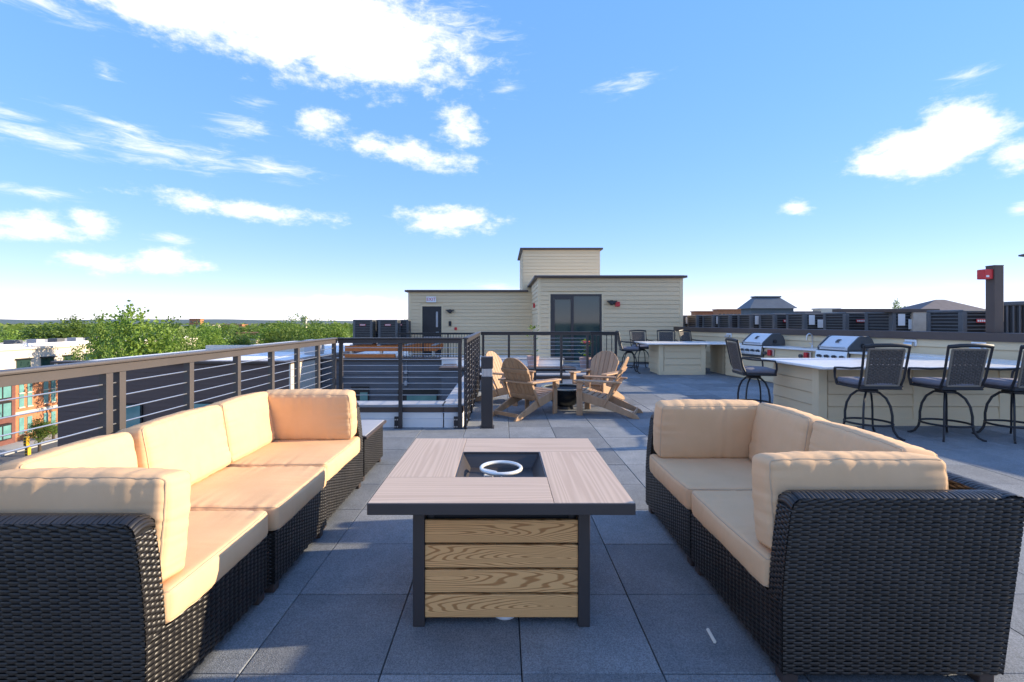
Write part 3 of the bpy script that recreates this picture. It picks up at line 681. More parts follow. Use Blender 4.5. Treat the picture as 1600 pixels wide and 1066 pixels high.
# ------------------------------------------------------------------ penthouse
ph = empty('penthouse', (0, 0, 0), 0, 'khaki lap-sided penthouse with stair tower, brown coping and glass slider', 'building')
RX0, RX1, RY, RZ = 1.31, 6.65, 18.0, 3.12
LX0, LY, LZ = -4.3, 22.0, 2.84
MB().box(RX0 + .02, RX1 - .02, RY + .02, 25, -.1, RZ).box(LX0 + .02, RX0 + .02, LY + .02, 28, -.1, LZ).box(.96, 4.58, 23.02, 27, 2.5, 4.90).build('wall', M['trim'], ph)
SL = (1.757, 3.657, 0, 2.52)
siding(ph, (RX0 + .1, RY), (RX1 - .1, RY), 0.02, RZ, .16, openings=[(SL[0] - RX0 - .1 - .07, SL[1] - RX0 - .1 + .07, 0, SL[3] + .07)])
siding(ph, (RX0, LY), (RX0, RY + .1), 0.02, RZ, .16)
siding(ph, (RX1, RY + .1), (RX1, 25), 0.02, RZ, .16)
DR = (-3.66, -2.79, 0, 2.19)
siding(ph, (LX0 + .1, LY), (RX0, LY), 0.02, LZ, .16, openings=[(DR[0] - LX0 - .1 - .06, DR[1] - LX0 - .1 + .06, 0, DR[3] + .06)])
siding(ph, (.95, 23.0), (4.6, 23.0), 2.9, 4.90, .16)
siding(ph, (.945, 27.0), (.945, 23.0), 2.9, 4.90, .16)
for (x, y, z) in ((RX0 - .022, RY - .022, RZ), (RX1 - .10, RY - .022, RZ), (LX0, LY - .022, LZ)):
    MB().box(x, x + .122, y, y + .122, 0, z).build('corner_trim', M['trim'], ph)
for (x0, x1, y0, y1, z) in ((RX0 - .16, RX1 + .14, RY - .16, 25.1, RZ), (LX0 - .14, RX0 - .17, LY - .14, 28.1, LZ), (.80, 4.72, 22.86, 27.1, 4.90)):
    MB().box(x0, x1, y0, y1, z, z + .085).build('roof_coping', M['coping'], ph, bevel=.012)
    MB().box(x0 + .1, x1 - .1, y0 + .1, y1 - .1, z + .03, z + .10).build('roof_membrane', M['white'], ph)
# slider
sl_ = empty('sliding_door', (0, 0, 0)); sl_.parent = ph
x0, x1, z1 = SL[0], SL[1], SL[3]; fy = RY - .03
MB().box(x0, x0 + .07, fy, RY + .05, 0, z1).box(x1 - .07, x1, fy, RY + .05, 0, z1).box(x0 + .07, x1 - .07, fy, RY + .05, z1 - .07, z1).build('frame', M['bronze'], sl_, bevel=.004)
xm = x0 + .86
MB().box(x0 + .07, x0 + .16, fy - .01, RY + .04, .05, z1 - .07).box(xm - .10, xm, fy - .01, RY + .04, .05, z1 - .07).box(x0 + .16, xm - .10, fy - .01, RY + .04, z1 - .19, z1 - .07).box(x0 + .16, xm - .1, fy - .01, RY + .04, .05, .22).build('sash', M['bronze'], sl_, bevel=.004)
MB().box(x0 + .16, xm - .10, RY + .0, RY + .012, .22, z1 - .19).build('pane', M['glass'], sl_)
MB().box(xm, x1 - .07, RY + .005, RY + .018, .05, z1 - .07).build('pane', M['glass'], sl_)
for (x0, x1, zz, yy) in ((SL[0], SL[1], SL[3], RY), (DR[0], DR[1], DR[3], LY)):
    MB().box(x0 - .07, x0 - .001, yy - .026, yy + .01, 0, zz + .07).box(x1 + .001, x1 + .07, yy - .026, yy + .01, 0, zz + .07).box(x0 - .001, x1 + .001, yy - .026, yy + .01, zz + .001, zz + .07).build('door_trim', M['trim'], ph)
dr = MB().box(DR[0], DR[1], LY - .012, LY + .05, 0, DR[3]).build('door', M['black'], ph, bevel=.004)
MB().box(DR[1] - .25, DR[1] - .16, LY - .022, LY - .012, 1.25, 1.95).build('door_window', M['capmetal'], dr, bevel=.004)
MB().tube([(DR[1] - .12, LY - .015, 1.02), (DR[1] - .12, LY - .07, 1.02), (DR[1] - .24, LY - .07, 1.02)], .012, 8).build('door_handle', M['steel'], dr)
MB().box(DR[0] + .05, DR[1] - .05, LY - .022, LY - .012, .78, .82).build('door_bar', M['capmetal'], dr)

def thing_mesh(mb, name, m, label, cat, group=None, parent=None, bevel=0, smooth=False):
    o = mb.build(name, m, parent, bevel=bevel, smooth=smooth); tag(o, label, cat, group); return o
def text(body, size, loc, rot, m, parent, ext=.002):
    cu = bpy.data.curves.new('lettering', 'FONT'); cu.body = body; cu.size = size; cu.align_x = 'CENTER'; cu.align_y = 'CENTER'; cu.extrude = ext
    cu.materials.append(m); tmp = bpy.data.objects.new('lettering_curve', cu); col.objects.link(tmp)
    bpy.context.view_layer.update(); me = bpy.data.meshes.new_from_object(tmp); bpy.data.objects.remove(tmp); me.name = 'lettering'
    if not me.materials: me.materials.append(m)
    o = bpy.data.objects.new('lettering', me); col.objects.link(o); o.parent = parent; o.location = loc; o.rotation_euler = rot; return o
ex = thing_mesh(MB().box(-.22, .22, -.03, .03, -.13, .13), 'exit_sign', M['whitep'], 'white exit sign with red letters above the dark penthouse door', 'exit sign', bevel=.01)
ex.location = (-3.25, LY - .055, 2.50); text('EXIT', .20, (0, -.033, 0), (R(90), 0, 0), M['red'], ex)
def wall_lamp(loc, label):
    t = empty('wall_lamp', loc, 0, label, 'wall lamp', 'black wall lamps on the penthouse')
    MB().box(-.05, .05, -.02, 0, -.09, .09).build('back_plate', M['black'], t, bevel=.005)
    MB().prism([(-.20, .07), (.20, .07), (.12, .0), (.045, -.07), (-.045, -.07), (-.12, .0)], -.16, -.02).build('lamp_head', M['black'], t, bevel=.008)
wall_lamp((-2.40, LY - .02, 1.96), 'black wall lamp beside the dark penthouse door')
wall_lamp((4.02, RY - .02, 2.2), 'black wall lamp beside the glass slider')
thing_mesh(MB().box(-2.46, -2.34, LY - .07, LY - .02, 1.30, 1.52), 'card_reader', M['black'], 'small black card reader beside the penthouse door', 'card reader', bevel=.01)
thing_mesh(MB().box(-2.20, -2.08, LY - .06, LY - .02, 1.12, 1.24), 'call_point', M['red'], 'small red call point low beside the penthouse door', 'call point', bevel=.01)
thing_mesh(MB().box(4.15, 4.32, RY - .09, RY - .02, 2.06, 2.24), 'fire_strobe', M['red'], 'red fire strobe on the wall next to the slider lamp', 'fire alarm', 'red fire alarm devices', bevel=.012)
thing_mesh(MB().box(RX0 - .09, RX0 - .02, 19.6, 19.78, 2.06, 2.24), 'fire_strobe', M['red'], 'red fire strobe on the narrow return wall of the penthouse', 'fire alarm', 'red fire alarm devices', bevel=.012)

# planter beyond the far railing
def leaf_plant(name, loc, label, h, m=None, n=46, stand=True):
    t = empty(name, loc, 0, label, 'plant'); rr_ = random.Random(int(loc[0] * 100))
    MB().lathe([(.0, 0), (.16, 0), (.21, .36), (.19, .36), (.17, .3), (0, .3)], 18).build('pot', M['pinkpot'], t, smooth=True)
    lv = MB()
    for k in range(n):
        a = rr_.uniform(0, 6.28); z = .36 + rr_.random() ** .7 * h; r_ = rr_.uniform(.04, .24); s = rr_.uniform(.08, .16)
        c = Vector((r_ * math.cos(a), r_ * math.sin(a), z)); d = Vector((math.cos(a), math.sin(a), rr_.uniform(-.2, .8))).normalized(); w = d.cross(Vector((0, 0, 1))).normalized() * s * .4
        lv.add([c - d * s * .3, c + w, c + d * s, c - w], [(0, 1, 2, 3)])
    lv.build('foliage', M['leaf'], t); MB().tube([(0, 0, .3), (.02, 0, .36 + h * .7)], .012, 6).build('stem', M['bark'], t)
    return t
leaf_plant('potted_plant', (.98, 15.9, .02), 'green potted plant seen through the cable railing near the slider', 1.0)
fl = leaf_plant('potted_plant', (2.65, 15.6, 0), 'red flowering potted plant in front of the glass slider', .55)
fb = MB()
for k in range(14):
    a = k * 2.4; fb.lathe([(0, -.03), (.035, 0), (0, .03)], 6, (.13 * math.cos(a) * (k % 3 + 1) / 3, .13 * math.sin(a) * (k % 3 + 1) / 3, .80 + .02 * (k % 5)))
fb.build('flower', M['flower'], fl)

# ------------------------------------------------------------------ bollard
t = empty('bollard_light', (-.228, 6.95, 0), 0, 'square black bollard light standing on the deck beside the cable railing', 'bollard light')
MB().box(-.082, .082, -.082, .082, 0, .73).build('post', M['bronze'], t, bevel=.004)
MB().box(-.075, .075, -.075, .075, .73, .845).build('lens', M['cable'], t, bevel=.004)
for a in (-.05, 0, .05): MB().box(a - .003, a + .003, -.078, .078, .731, .844).build('lens_fin', M['capmetal'], t)
MB().box(-.084, .084, -.084, .084, .845, 1.01).build('cap', M['bronze'], t, bevel=.005)
MB().box(-.10, .10, -.10, .10, 0, .012).build('base_plate', M['black'], t, bevel=.002)

# ------------------------------------------------------------------ slatted lounge chairs and fire bowl
def board(pts, th, name, parent, m=None, loc=None, rot=None, bevel=.006, axis='x'):
    return MB().prism(pts, -th / 2, th / 2, axis).build(name, m or M['poly'], parent, bevel=bevel, loc=loc, rot=rot)
def lounge_chair():
    t = empty('slatted_lounge_chair')
    for s in (-1, 1):
        x = s * .27
        board([(.36, .24), (.40, .30), (.40, .36), (.30, .37), (-.08, .27), (-.56, .06), (-.60, .0), (-.50, .0), (-.05, .14)], .032, 'side_rail', t, loc=(x, 0, 0))
        board([(.29, 0), (.385, 0), (.385, .545), (.29, .545)], .032, 'front_leg', t, loc=(x + s * .034, 0, 0))
        o = board([(-.33, -.045), (-.30, -.075), (.20, -.075), (.40, -.055), (.43, 0), (.40, .065), (.20, .085), (-.30, .05), (-.33, .03)], .026, 'armrest', t, loc=(x + s * .055, 0, .560), axis='z')
        me = o.data
        for v in me.vertices: v.co = Vector((v.co.y * s, v.co.x, v.co.z))
        if s > 0: me.flip_normals()
        board([(.30, .43), (.37, .43), (.37, .545), (.26, .545)], .05, 'arm_bracket', t, loc=(x + s * .078, 0, 0))
    for k in range(6):                                   # seat slats
        y = .365 - k * .082; z = .372 - k * .021
        MB().box(-.285, .285, -.036, .036, -.011, .011).build('seat_slat', M['poly'], t, bevel=.004, loc=(0, y, z), rot=(R(13), 0, 0))
    # fan back: six slats, round top
    lean = R(25)
    for k in range(6):
        a0, a1 = -.285 + k * .0955, -.285 + (k + 1) * .0955 - .006
        n0, n1 = .84, 1.0
        def top(x): return .745 * (1 - .30 * (abs(x) / .30) ** 2.6)
        xb0, xb1 = a0 * n0, a1 * n0
        pts = [(xb0, 0), (xb1, 0), (a1, .5), (a1, top(a1)), ((a0 + a1) / 2, top((a0 + a1) / 2)), (a0, top(a0)), (a0, .5)]
        o = MB().prism(pts, -.011, .011, 'y').build('back_slat', M['poly'], t, bevel=.004, loc=(0, -.075, .265), rot=(lean, 0, 0))
    Mb = Matrix.Translation((0, -.075, .265)) @ Matrix.Rotation(lean, 4, 'X')
    for zz, w in ((.06, .27), (.52, .285)):
        MB().box(-w, w, -.036, -.012, zz - .035, zz + .035, Mb).build('back_batten', M['poly'], t, bevel=.004)
    pts = [(-.35, -.04), (.35, -.04), (.35, .02), (.18, .045), (-.18, .045), (-.35, .02)]
    MB().prism([(p[0], -.245 - p[1]) for p in pts], .530, .556, 'z').build('rear_arm_support', M['poly'], t, bevel=.004)
    for s in (-1, 1): board([(-.03, .16), (-.0, .16), (-.20, .54), (-.25, .54)], .032, 'back_brace', t, loc=(s * .30, -.02, 0))
    MB().box(-.255, .255, -.52, -.495, .035, .095).build('rear_stretcher', M['poly'], t, bevel=.004)
    MB().box(-.255, .255, .365, .388, .22, .34).build('front_stretcher', M['poly'], t, bevel=.004)
    return t
def face_az(dx, dy): return math.atan2(-dx, dy)
GL = 'brown slatted lounge chairs round the fire bowl'
ch = [((.40, 7.95), (.70, .72), 'brown slatted lounge chair showing its shaded back to the camera beside the bollard'),
      ((.08, 9.12), (.86, -.5), 'brown slatted lounge chair with sunlit face, half hidden behind the bollard chair'),
      ((1.78, 9.15), (-.62, -.78), 'brown slatted lounge chair facing the camera, in front of the far railing end'),
      ((1.66, 7.98), (-.93, .37), 'brown slatted lounge chair with sunlit outer back, side on beside the dark fire bowl')]
c0 = lounge_chair()
for i, (p, f_, lb) in enumerate(ch):
    o = c0 if i == 0 else copy_tree(c0)
    o.location = (*p, 0); o.rotation_euler.z = face_az(*f_); tag(o, lb, 'lounge chair', GL)
t = empty('fire_bowl', (1.08, 8.45, 0), 0, 'low round black fire bowl between the slatted lounge chairs', 'fire bowl')
MB().lathe([(0, .03), (.10, .03), (.19, .08), (.30, .18), (.375, .29), (.40, .36), (.385, .365), (.36, .33), (.25, .29), (0, .28)], 36).build('bowl', M['bowl'], t, smooth=True)
MB().lathe([(.365, .362), (.42, .362), (.42, .380), (.365, .380), (.365, .362)], 36).build('rim', M['rimglass'], t, smooth=True)
MB().lathe([(.14, 0), (.15, 0), (.14, .05), (.13, .05)], 20).build('base_ring', M['black'], t, smooth=True)
MB().tube([(-.33, -.235, .22), (-.35, -.25, .22)], .035, 14).build('knob', M['capmetal'], t, smooth=True)

# ------------------------------------------------------------------ bar counters
def bar(name, x0, x1, y0, y1, h, label, top, panels, open_=None):
    t = empty(name, (0, 0, 0), 0, label, 'bar counter', 'khaki lap-sided bar counters')
    MB().box(x0 + .02, x1, y0 + .02, y1 - .02, 0.0, h - .04).build('cabinet', M['trim'], t)
    siding(t, (x0 + .12, y0), (x1, y0), .10, h - .06, .174)
    siding(t, (x0, y1 - .02), (x0, y0 + .12), .10, h - .06, .174)
    for px_ in panels: MB().box(px_, px_ + .13, y0 - .028, y0 + .02, 0, h - .04).build('pilaster', M['trim'], t, bevel=.003)
    MB().box(x0 - .028, x0 + .02, y0 + .0205, y0 + .12, 0, h - .04).build('corner_trim', M['trim'], t, bevel=.003)
    MB().box(x0 - .03, x1, y0 - .033, y0 - .002, 0, .10).build('base_trim', M['trim'], t, bevel=.003)
    MB().box(*top, h - .04, h).build('countertop', M['quartz'], t, bevel=.012, seg=3)
    return t
bar('bar_counter', 4.60, 7.75, 7.06, 8.25, .885, 'khaki bar counter with white top in front of the stools nearest the sofas', (4.42, 8.3, 6.72, 8.36), (4.572, 5.95, 7.2))
fb_ = bar('bar_counter', 4.44, 5.72, 13.75, 14.75, .90, 'far khaki bar counter with pale top near the penthouse', (4.02, 6.75, 13.55, 14.9), (4.412, 5.60))
MB().box(6.30, 6.70, 13.9, 14.75, 0, .859).build('end_cabinet', M['siding'], fb_)

# parapet and grill counter share the skewed frame
pp = empty('parapet_wall', PAR_O, PAR_A, 'khaki sided parapet wall with broad brown cap behind the grills', 'parapet wall')
MB().box(.02, .28, -4.5, 9.75, -.03, 1.20).build('wall_core', M['trim'], pp)
n = 7
for k in range(n):
    a, b = .02 + k * .169, .02 + (k + 1) * .169
    o = MB().prism([(-.014, a), (.018, a), (.018, b - .014), (.010, b - .014)], -4.5, 9.75, 'y').build('siding_board', M['siding'], pp)
MB().box(-.05, .34, -4.5, 9.8, 1.17, 1.318).build('cap', M['coping'], pp, bevel=.008)
gc = empty('grill_counter', PAR_O, PAR_A, 'long khaki outdoor kitchen counter along the parapet with grills and sink', 'kitchen counter')
MB().box(-.80, -.02, .45, 6.1, 0, .845).build('cabinet', M['trim'], gc)
for k in range(5):
    a, b = .02 + k * .165, .02 + (k + 1) * .165
    MB().prism([(-.832, a), (-.80, a), (-.80, b - .014), (-.808, b - .014)], .45, 6.1, 'y').build('siding_board', M['siding'], gc)
MB().box(-.87, -.02, .45, 2.33, .85, .889).box(-.87, -.02, 3.11, 4.66, .85, .889).box(-.87, -.02, 5.44, 6.2, .85, .889).box(-.15, -.02, 2.33, 3.11, .85, .889).box(-.15, -.02, 4.66, 5.44, .85, .889).build('countertop', M['quartz'], gc, bevel=.008)
MB().box(-.62, -.22, 3.65, 4.15, .887, .8925).build('sink_rim', M['steel'], gc, bevel=.002)
MB().box(-.85, -.83, 3.5, 4.3, .25, .70).build('sink_cabinet_door', M['trim'], gc, bevel=.004)
fc = empty('faucet', par(-.14, 3.9, .889), PAR_A, 'tall curved chrome faucet between the two grills', 'faucet')
MB().tube([(0, 0, 0), (0, 0, .24)] + [(-.085 + .085 * math.cos(a), 0, .24 + .085 * math.sin(a)) for a in np.linspace(0.2, math.pi, 9)] + [(-.17, 0, .17)], .016, 10).build('spout', M['steel'], fc, smooth=True)
MB().lathe([(.03, 0), (.03, .03), (.018, .05)], 14).build('base', M['steel'], fc, smooth=True)
MB().tube([(0, .02, .07), (0, .09, .10)], .009, 8).build('lever', M['steel'], fc, smooth=True)

def grill(y, label):
    t = empty('built_in_grill', par(0, y, 0), PAR_A, label, 'grill', 'built-in gas grills on the counter')
    MB().box(-.86, -.17, -.375, .375, .60, .90).build('firebox', M['endcap'], t, bevel=.008)
    fp = MB().prism([(-.93, .66), (-.86, .66), (-.86, .885), (-.90, .885)], -.375, .375).build('control_panel', M['steel'], t, bevel=.006)
    for k in range(4):
        a = -.27 + k * .18
        MB().tube([(-.915, a, .775), (-.965, a, .768)], .030, 14).build('knob', M['endcap'], fp, smooth=True)
    prof = [(-.85, .905), (-.842, .955), (-.80, .998), (-.575, 1.175), (-.51, 1.195), (-.35, 1.195), (-.25, 1.13), (-.19, 1.02), (-.18, .905)]
    hd = MB().prism(prof, -.335, .335).build('hood', M['hood'], t, bevel=.012)
    big = [(x * 1.0 - (.012 if x < -.5 else -.012), z + (.012 if z > .95 else 0)) for x, z in prof]
    for s in (-1, 1): MB().prism(big, s * .338, s * .375).build('end_cap', M['endcap'], t, bevel=.010)
    MB().tube([(-.87, -.30, .97), (-.905, -.28, .97), (-.905, .28, .97), (-.87, .30, .97)], .014, 10).build('hood_handle', M['steel'], hd, smooth=True)
    Mq = Matrix.Translation((-.690, 0, 1.086)) @ Matrix.Rotation(R(51.8), 4, 'Y')
    lg = MB()
    for k in range(-1, 2): lg.tube([Mq @ Vector((-.012, k * .03 + .018 * math.cos(a), .05 * math.sin(a))) for a in np.linspace(-1.9, 1.9, 9)], .008, 6)
    lg.build('emblem', M['endcap'], hd)
    Mk = MB().tube([(-.5, -.40, 1.0), (-.5, -.376, 1.0)], .05, 14).build('thermometer', M['black'], t, smooth=True)
    return t
grill(2.72, 'stainless built-in grill behind the nearest bar stools')
grill(5.05, 'stainless built-in grill farther along the counter towards the penthouse')
for i, (yy, lb) in enumerate(((4.42, 'red gas shutoff handle near the grill towards the penthouse'), (3.35, 'red gas shutoff handle near the grill behind the nearest stools'))):
    t = empty('gas_shutoff', par(-.835, yy, .74), PAR_A, lb, 'gas valve', 'red gas valves on the grill counter')
    MB().box(-.03, 0, -.10, .10, -.08, .08).build('plate', M['steel'], t, bevel=.004)
    MB().box(-.075, -.03, -.03, .06, -.075, .075).build('handle', M['red'], t, bevel=.012)
    MB().tube([(-.03, .16, -.02), (-.07, .16, -.02)], .045, 12).build('timer_dial', M['endcap'], t, smooth=True)
for i, (yy, lb) in enumerate(((6.95, 'small white outlet light on the parapet near the far bar'), (1.75, 'small white outlet light on the parapet above the middle bar stool'), (.62, 'small white outlet light on the parapet nearest the red alarm post'))):
    t = empty('parapet_light', par(-.0, yy, 1.07), PAR_A, lb, 'wall light', 'small lights on the parapet')
    MB().box(-.035, .0, -.11, .11, -.04, .085).build('housing', M['whitep'], t, bevel=.008)
    MB().prism([(-.12, -.03), (-.035, -.05), (-.035, .05), (-.10, .03)], -.085, .085).build('lamp_head', M['steel'], t, bevel=.006)

# post with red alarm
def ypar0(px_, a):
    r = (px_ - HX) / FPX; c, s = math.cos(PAR_A), math.sin(PAR_A)
    return (PAR_O.x + a * c - r * (PAR_O.y + a * s)) / (s + r * c)
t = empty('brown_post', par(.14, ypar0(1554, .14), 1.318), 0, 'brown square post rising from the parapet cap', 'post')
MB().box(-.08, .08, -.08, .08, 0, 1.15).build('shaft', M['coping'], t, bevel=.006)
MB().box(-.083, .083, -.083, .083, 1.15, 1.165).build('cap', M['coping'], t, bevel=.004)
bt = MB()
for z in (.30, .75, 1.0): bt.tube([(.086, 0, z), (.10, 0, z)], .014, 8)
bt.build('bolt', M['capmetal'], t)
al = empty('fire_alarm_horn', par(.14, ypar0(1554, .14), 2.33) + Vector((-.095, .03, 0)), 0, 'red fire alarm horn mounted on the brown post', 'fire alarm')
MB().box(-.13, .05, -.085, .06, -.085, .085).build('housing', M['red'], al, bevel=.012)
MB().box(-.11, -.06, -.096, -.084, -.055, -.02).build('strobe_lens', M['whitep'], al, bevel=.004)
# patio umbrella, mostly outside the frame
t = empty('patio_umbrella', (15.85, 12.0, .7), 0, 'dark patio umbrella whose canopy tip enters at the edge of the sky', 'umbrella')
MB().tube([(0, 0, 0), (0, 0, 3.05)], .024, 12).build('pole', M['black'], t, smooth=True)
cn = MB(); cvs = [(0, 0, 3.15)] + [(2.13 * math.cos(a), 2.13 * math.sin(a), 2.66) for a in [math.pi + k * math.pi / 4 for k in range(8)]]
cn.add(cvs + [(x, y, z - .04) for x, y, z in cvs], [(0, k + 1, (k + 1) % 8 + 1) for k in range(8)] + [(9, 9 + (k + 1) % 8 + 1, 9 + k + 1) for k in range(8)] + [(k + 1, 9 + k + 1, 9 + (k + 1) % 8 + 1, (k + 1) % 8 + 1) for k in range(8)])
cn.build('canopy', M['black'], t)
MB().lathe([(.26, 0), (.26, .06), (.05, .10), (.03, .3)], 20).build('base', M['black'], t, smooth=True)

# ------------------------------------------------------------------ swivel stools
def stool():
    t = empty('swivel_bar_stool')
    for k in range(4):
        a = math.pi / 4 + k * math.pi / 2; c, s = math.cos(a), math.sin(a)
        pts = [(.05, .60), (.12, .585), (.19, .52), (.235, .42), (.255, .30), (.255, .19), (.27, .11), (.31, .04), (.36, .012), (.385, .010)]
        MB().tube([(r * c, r * s, z) for r, z in pts], .0155, 8, sq=(1, .8)).build('leg', M['black'], t, smooth=True)
    MB().tube([(.262 * math.cos(a), .262 * math.sin(a), .185) for a in np.linspace(0, 2 * math.pi, 40, endpoint=False)], .014, 8, closed=True).build('foot_ring', M['black'], t, smooth=True)
    MB().lathe([(0, .585), (.11, .585), (.11, .615), (.075, .63), (.075, .65), (0, .65)], 20).build('swivel', M['black'], t, smooth=True)
    MB().box(-.26, .26, -.25, .26, .645, .675).build('seat_frame', M['black'], t, bevel=.01)
    me, sm = cushion_mesh('seat_cushion', .50, .50, .075, r=.03, puff=.012, seed=3, n=14)
    me.materials.clear(); me.materials.append(M['greycush']); o = link('seat_cushion', me, t, (0, .01, .715))
    # back: dark outer frame, light inner frame, woven panel
    def yb(z): return -.235 - (z - .66) * .20
    for s in (-1, 1):
        MB().tube([(s * .255, -.20, .655), (s * .262, yb(.80), .80), (s * .268, yb(1.0), 1.0), (s * .275, yb(1.21), 1.21)], .015, 8).build('back_post', M['black'], t, smooth=True)
        MB().tube([(s * .268, yb(.93), .93), (s * .285, -.12, .905), (s * .295, .10, .895), (s * .29, .215, .885), (s * .275, .245, .84), (s * .268, .25, .76), (s * .255, .235, .665)], .0145, 8, sq=(1, 1.25)).build('arm', M['black'], t, smooth=True)
    MB().tube([(-.277, yb(1.21), 1.20), (-.15, yb(1.21) - .022, 1.215), (0, yb(1.21) - .03, 1.218), (.15, yb(1.21) - .022, 1.215), (.277, yb(1.21), 1.20)], .022, 8, sq=(1.2, .7)).build('top_rail', M['black'], t, smooth=True)
    fr = MB()
    for s in (-1, 1): fr.bar((s * .205, yb(.70), .70), (s * .215, yb(1.165), 1.165), .022, .02, up=(0, 1, 0))
    fr.bar((-.215, yb(1.165), 1.165), (.215, yb(1.165), 1.165), .02, .022); fr.bar((-.205, yb(.70), .70), (.205, yb(.70), .70), .02, .022)
    fr.build('inner_frame', M['tanframe'], t, bevel=.003)
    MB().bar((-.26, yb(.69), .685), (.26, yb(.69), .685), .022, .022).build('lower_rail', M['black'], t)
    wv_ = MB()
    P, U, V = bil((-.20, yb(.71), .71), (.20, yb(.71), .71), (.21, yb(1.155), 1.155), (-.21, yb(1.155), 1.155))
    weave(wv_, P, U, V, su=.034, sv=.019, amp=.005)
    weave(wv_, P, U, V, su=.034, sv=.019, amp=.005, flip=True)
    o = wv_.raw('woven_panel', M['bandwick'], t); tag(o, kind='stuff')
    return t
s0 = stool(); GST = 'black swivel bar stools'
ST = [((4.83, 6.42), (0.05, 1), 'swivel bar stool with woven back to the camera, nearest the bar counter corner'),
      ((5.80, 6.36), (.0, 1), 'middle swivel bar stool of the three with woven backs to the camera'),
      ((6.60, 6.28), (-.03, 1), 'swivel bar stool cut off by the picture edge, beside the other near stools'),
      ((4.12, 7.98), (1, -.12), 'swivel bar stool standing side on at the end of the near bar counter'),
      ((3.72, 14.3), (1, -.1), 'far swivel stool side on at the end of the far bar counter'),
      ((4.42, 15.45), (.1, -1), 'far stool behind the far bar counter, nearest its end'),
      ((5.25, 15.5), (-.2, -1), 'far stool behind the far bar counter, second from its end'),
      ((6.05, 15.4), (.5, -.85), 'far turned stool behind the far bar counter, next to the parapet')]
for i, (p, f_, lb) in enumerate(ST):
    o = s0 if i == 0 else copy_tree(s0)
    o.location = (*p, 0); o.rotation_euler.z = face_az(*f_); tag(o, lb, 'bar stool', GST)

# ------------------------------------------------------------------ condensers and roof plant beyond the parapet
def condenser(w=.78, h=1.0):
    t = empty('condenser_unit')
    MB().box(-w / 2 + .03, w / 2 - .03, -w / 2 + .03, w / 2 - .03, .02, h - .03).build('coil', M['black'], t)
    for sx in (-1, 1):
        for sy in (-1, 1): MB().box(sx * (w / 2 - .05) - .05, sx * (w / 2 - .05) + .05, sy * (w / 2 - .05) - .05, sy * (w / 2 - .05) + .05, 0, h - .05).build('corner_post', M['acmetal'], t, bevel=.015)
    lv = MB(); n = 13
    for k in range(n):
        z = .06 + k * (h - .16) / (n - 1)
        for s in (-1, 1):
            lv.box(-w / 2 + .10, w / 2 - .10, s * (w / 2 - .018) - .012, s * (w / 2 - .018) + .012, z - .011, z + .011)
            lv.box(s * (w / 2 - .018) - .012, s * (w / 2 - .018) + .012, -w / 2 + .10, w / 2 - .10, z - .011, z + .011)
    o = lv.build('louvers', M['acmetal'], t); tag(o, kind='stuff')
    MB().box(-w / 2, w / 2, -w / 2, w / 2, h - .06, h).build('top_cover', M['acmetal'], t, bevel=.02)
    MB().box(-w / 2 - .01, w / 2 + .01, -w / 2 - .01, w / 2 + .01, 0, .05).build('base_pan', M['acmetal'], t, bevel=.005)
    return t
def add_badge(t, side, red, w=.78, h=1.0):
    y = -w / 2 - .004
    if red:
        b = MB().box(-.12, .12, y - .008, y, h - .25, h - .18).build('badge', M['red'], t, bevel=.004)
        k = MB()
        for i in range(5): k.box(-.100 + i * .042, -.070 + i * .042, y - .011, y - .008, h - .235, h - .195)
        k.build('badge_lettering', M['whitep'], b)
    else:
        MB().box(-.02, .20, y - .006, y, h - .40, h - .18).build('rating_label', M['whitep'], t)
        MB().box(-.26, -.10, y - .006, y, h - .32, h - .06).build('wiring_label', M['whitep'], t)
ypar = ypar0
nr = MB().box(.36, 6.5, -6, 16, -.2, .70).build('equipment_roof', M['white']); tag(nr, kind='structure'); nr.location = PAR_O; nr.rotation_euler.z = PAR_A
ords = ['first', 'second', 'third', 'fourth', 'fifth', 'sixth', 'seventh', 'eighth', 'ninth', 'tenth']
cu0 = condenser(); first = True
for k, px_ in enumerate((1075, 1097, 1122, 1148, 1181, 1217, 1263, 1326, 1397, 1503)):
    o = cu0 if first else copy_tree(cu0)
    first = False
    o.location = par(1.25, ypar(px_, 1.25), .74); o.rotation_euler.z = PAR_A * .2
    tag(o, 'dark condenser unit behind the parapet, %s counting from the penthouse' % ords[k], 'condenser', 'condenser units beyond the parapet')
conds = [o for o in col.objects if o.name.startswith('condenser_unit')]
for k, o in enumerate(conds): add_badge(o, 0, k % 2 == 1)
bs = empty('screen_wall', par(1.5, ypar(1440, 1.5), .7), 0, 'beige screen wall with brown cap standing between the condensers', 'screen wall')
MB().box(-.27, .27, -.1, .1, 0, 1.02).build('panel', M['beige'], bs, bevel=.004)
MB().box(-1.9, .30, -.12, .14, 1.02, 1.09).build('cap', M['coping'], bs, bevel=.004)
bu = empty('finned_condenser', par(1.9, .55, .72), PAR_A, 'tall grey condenser with vertical fins at the picture edge behind the parapet', 'condenser')
MB().box(-.5, .5, -.6, .6, 0, 1.14).build('coil', M['black'], bu)
fm = MB().box(-.012, .012, -.02, .02, 0, 1.06).mesh('fin', M['acmetal'])
for k in range(13):
    link('fin', fm, bu, (-.48 + k * .08, -.615, .03))
    link('fin', fm, bu, (-.515, -.57 + k * .095, .03), (0, 0, math.pi / 2))
MB().box(-.55, .55, -.65, .65, 1.09, 1.17).build('top_cover', M['acmetal'], bu, bevel=.02)
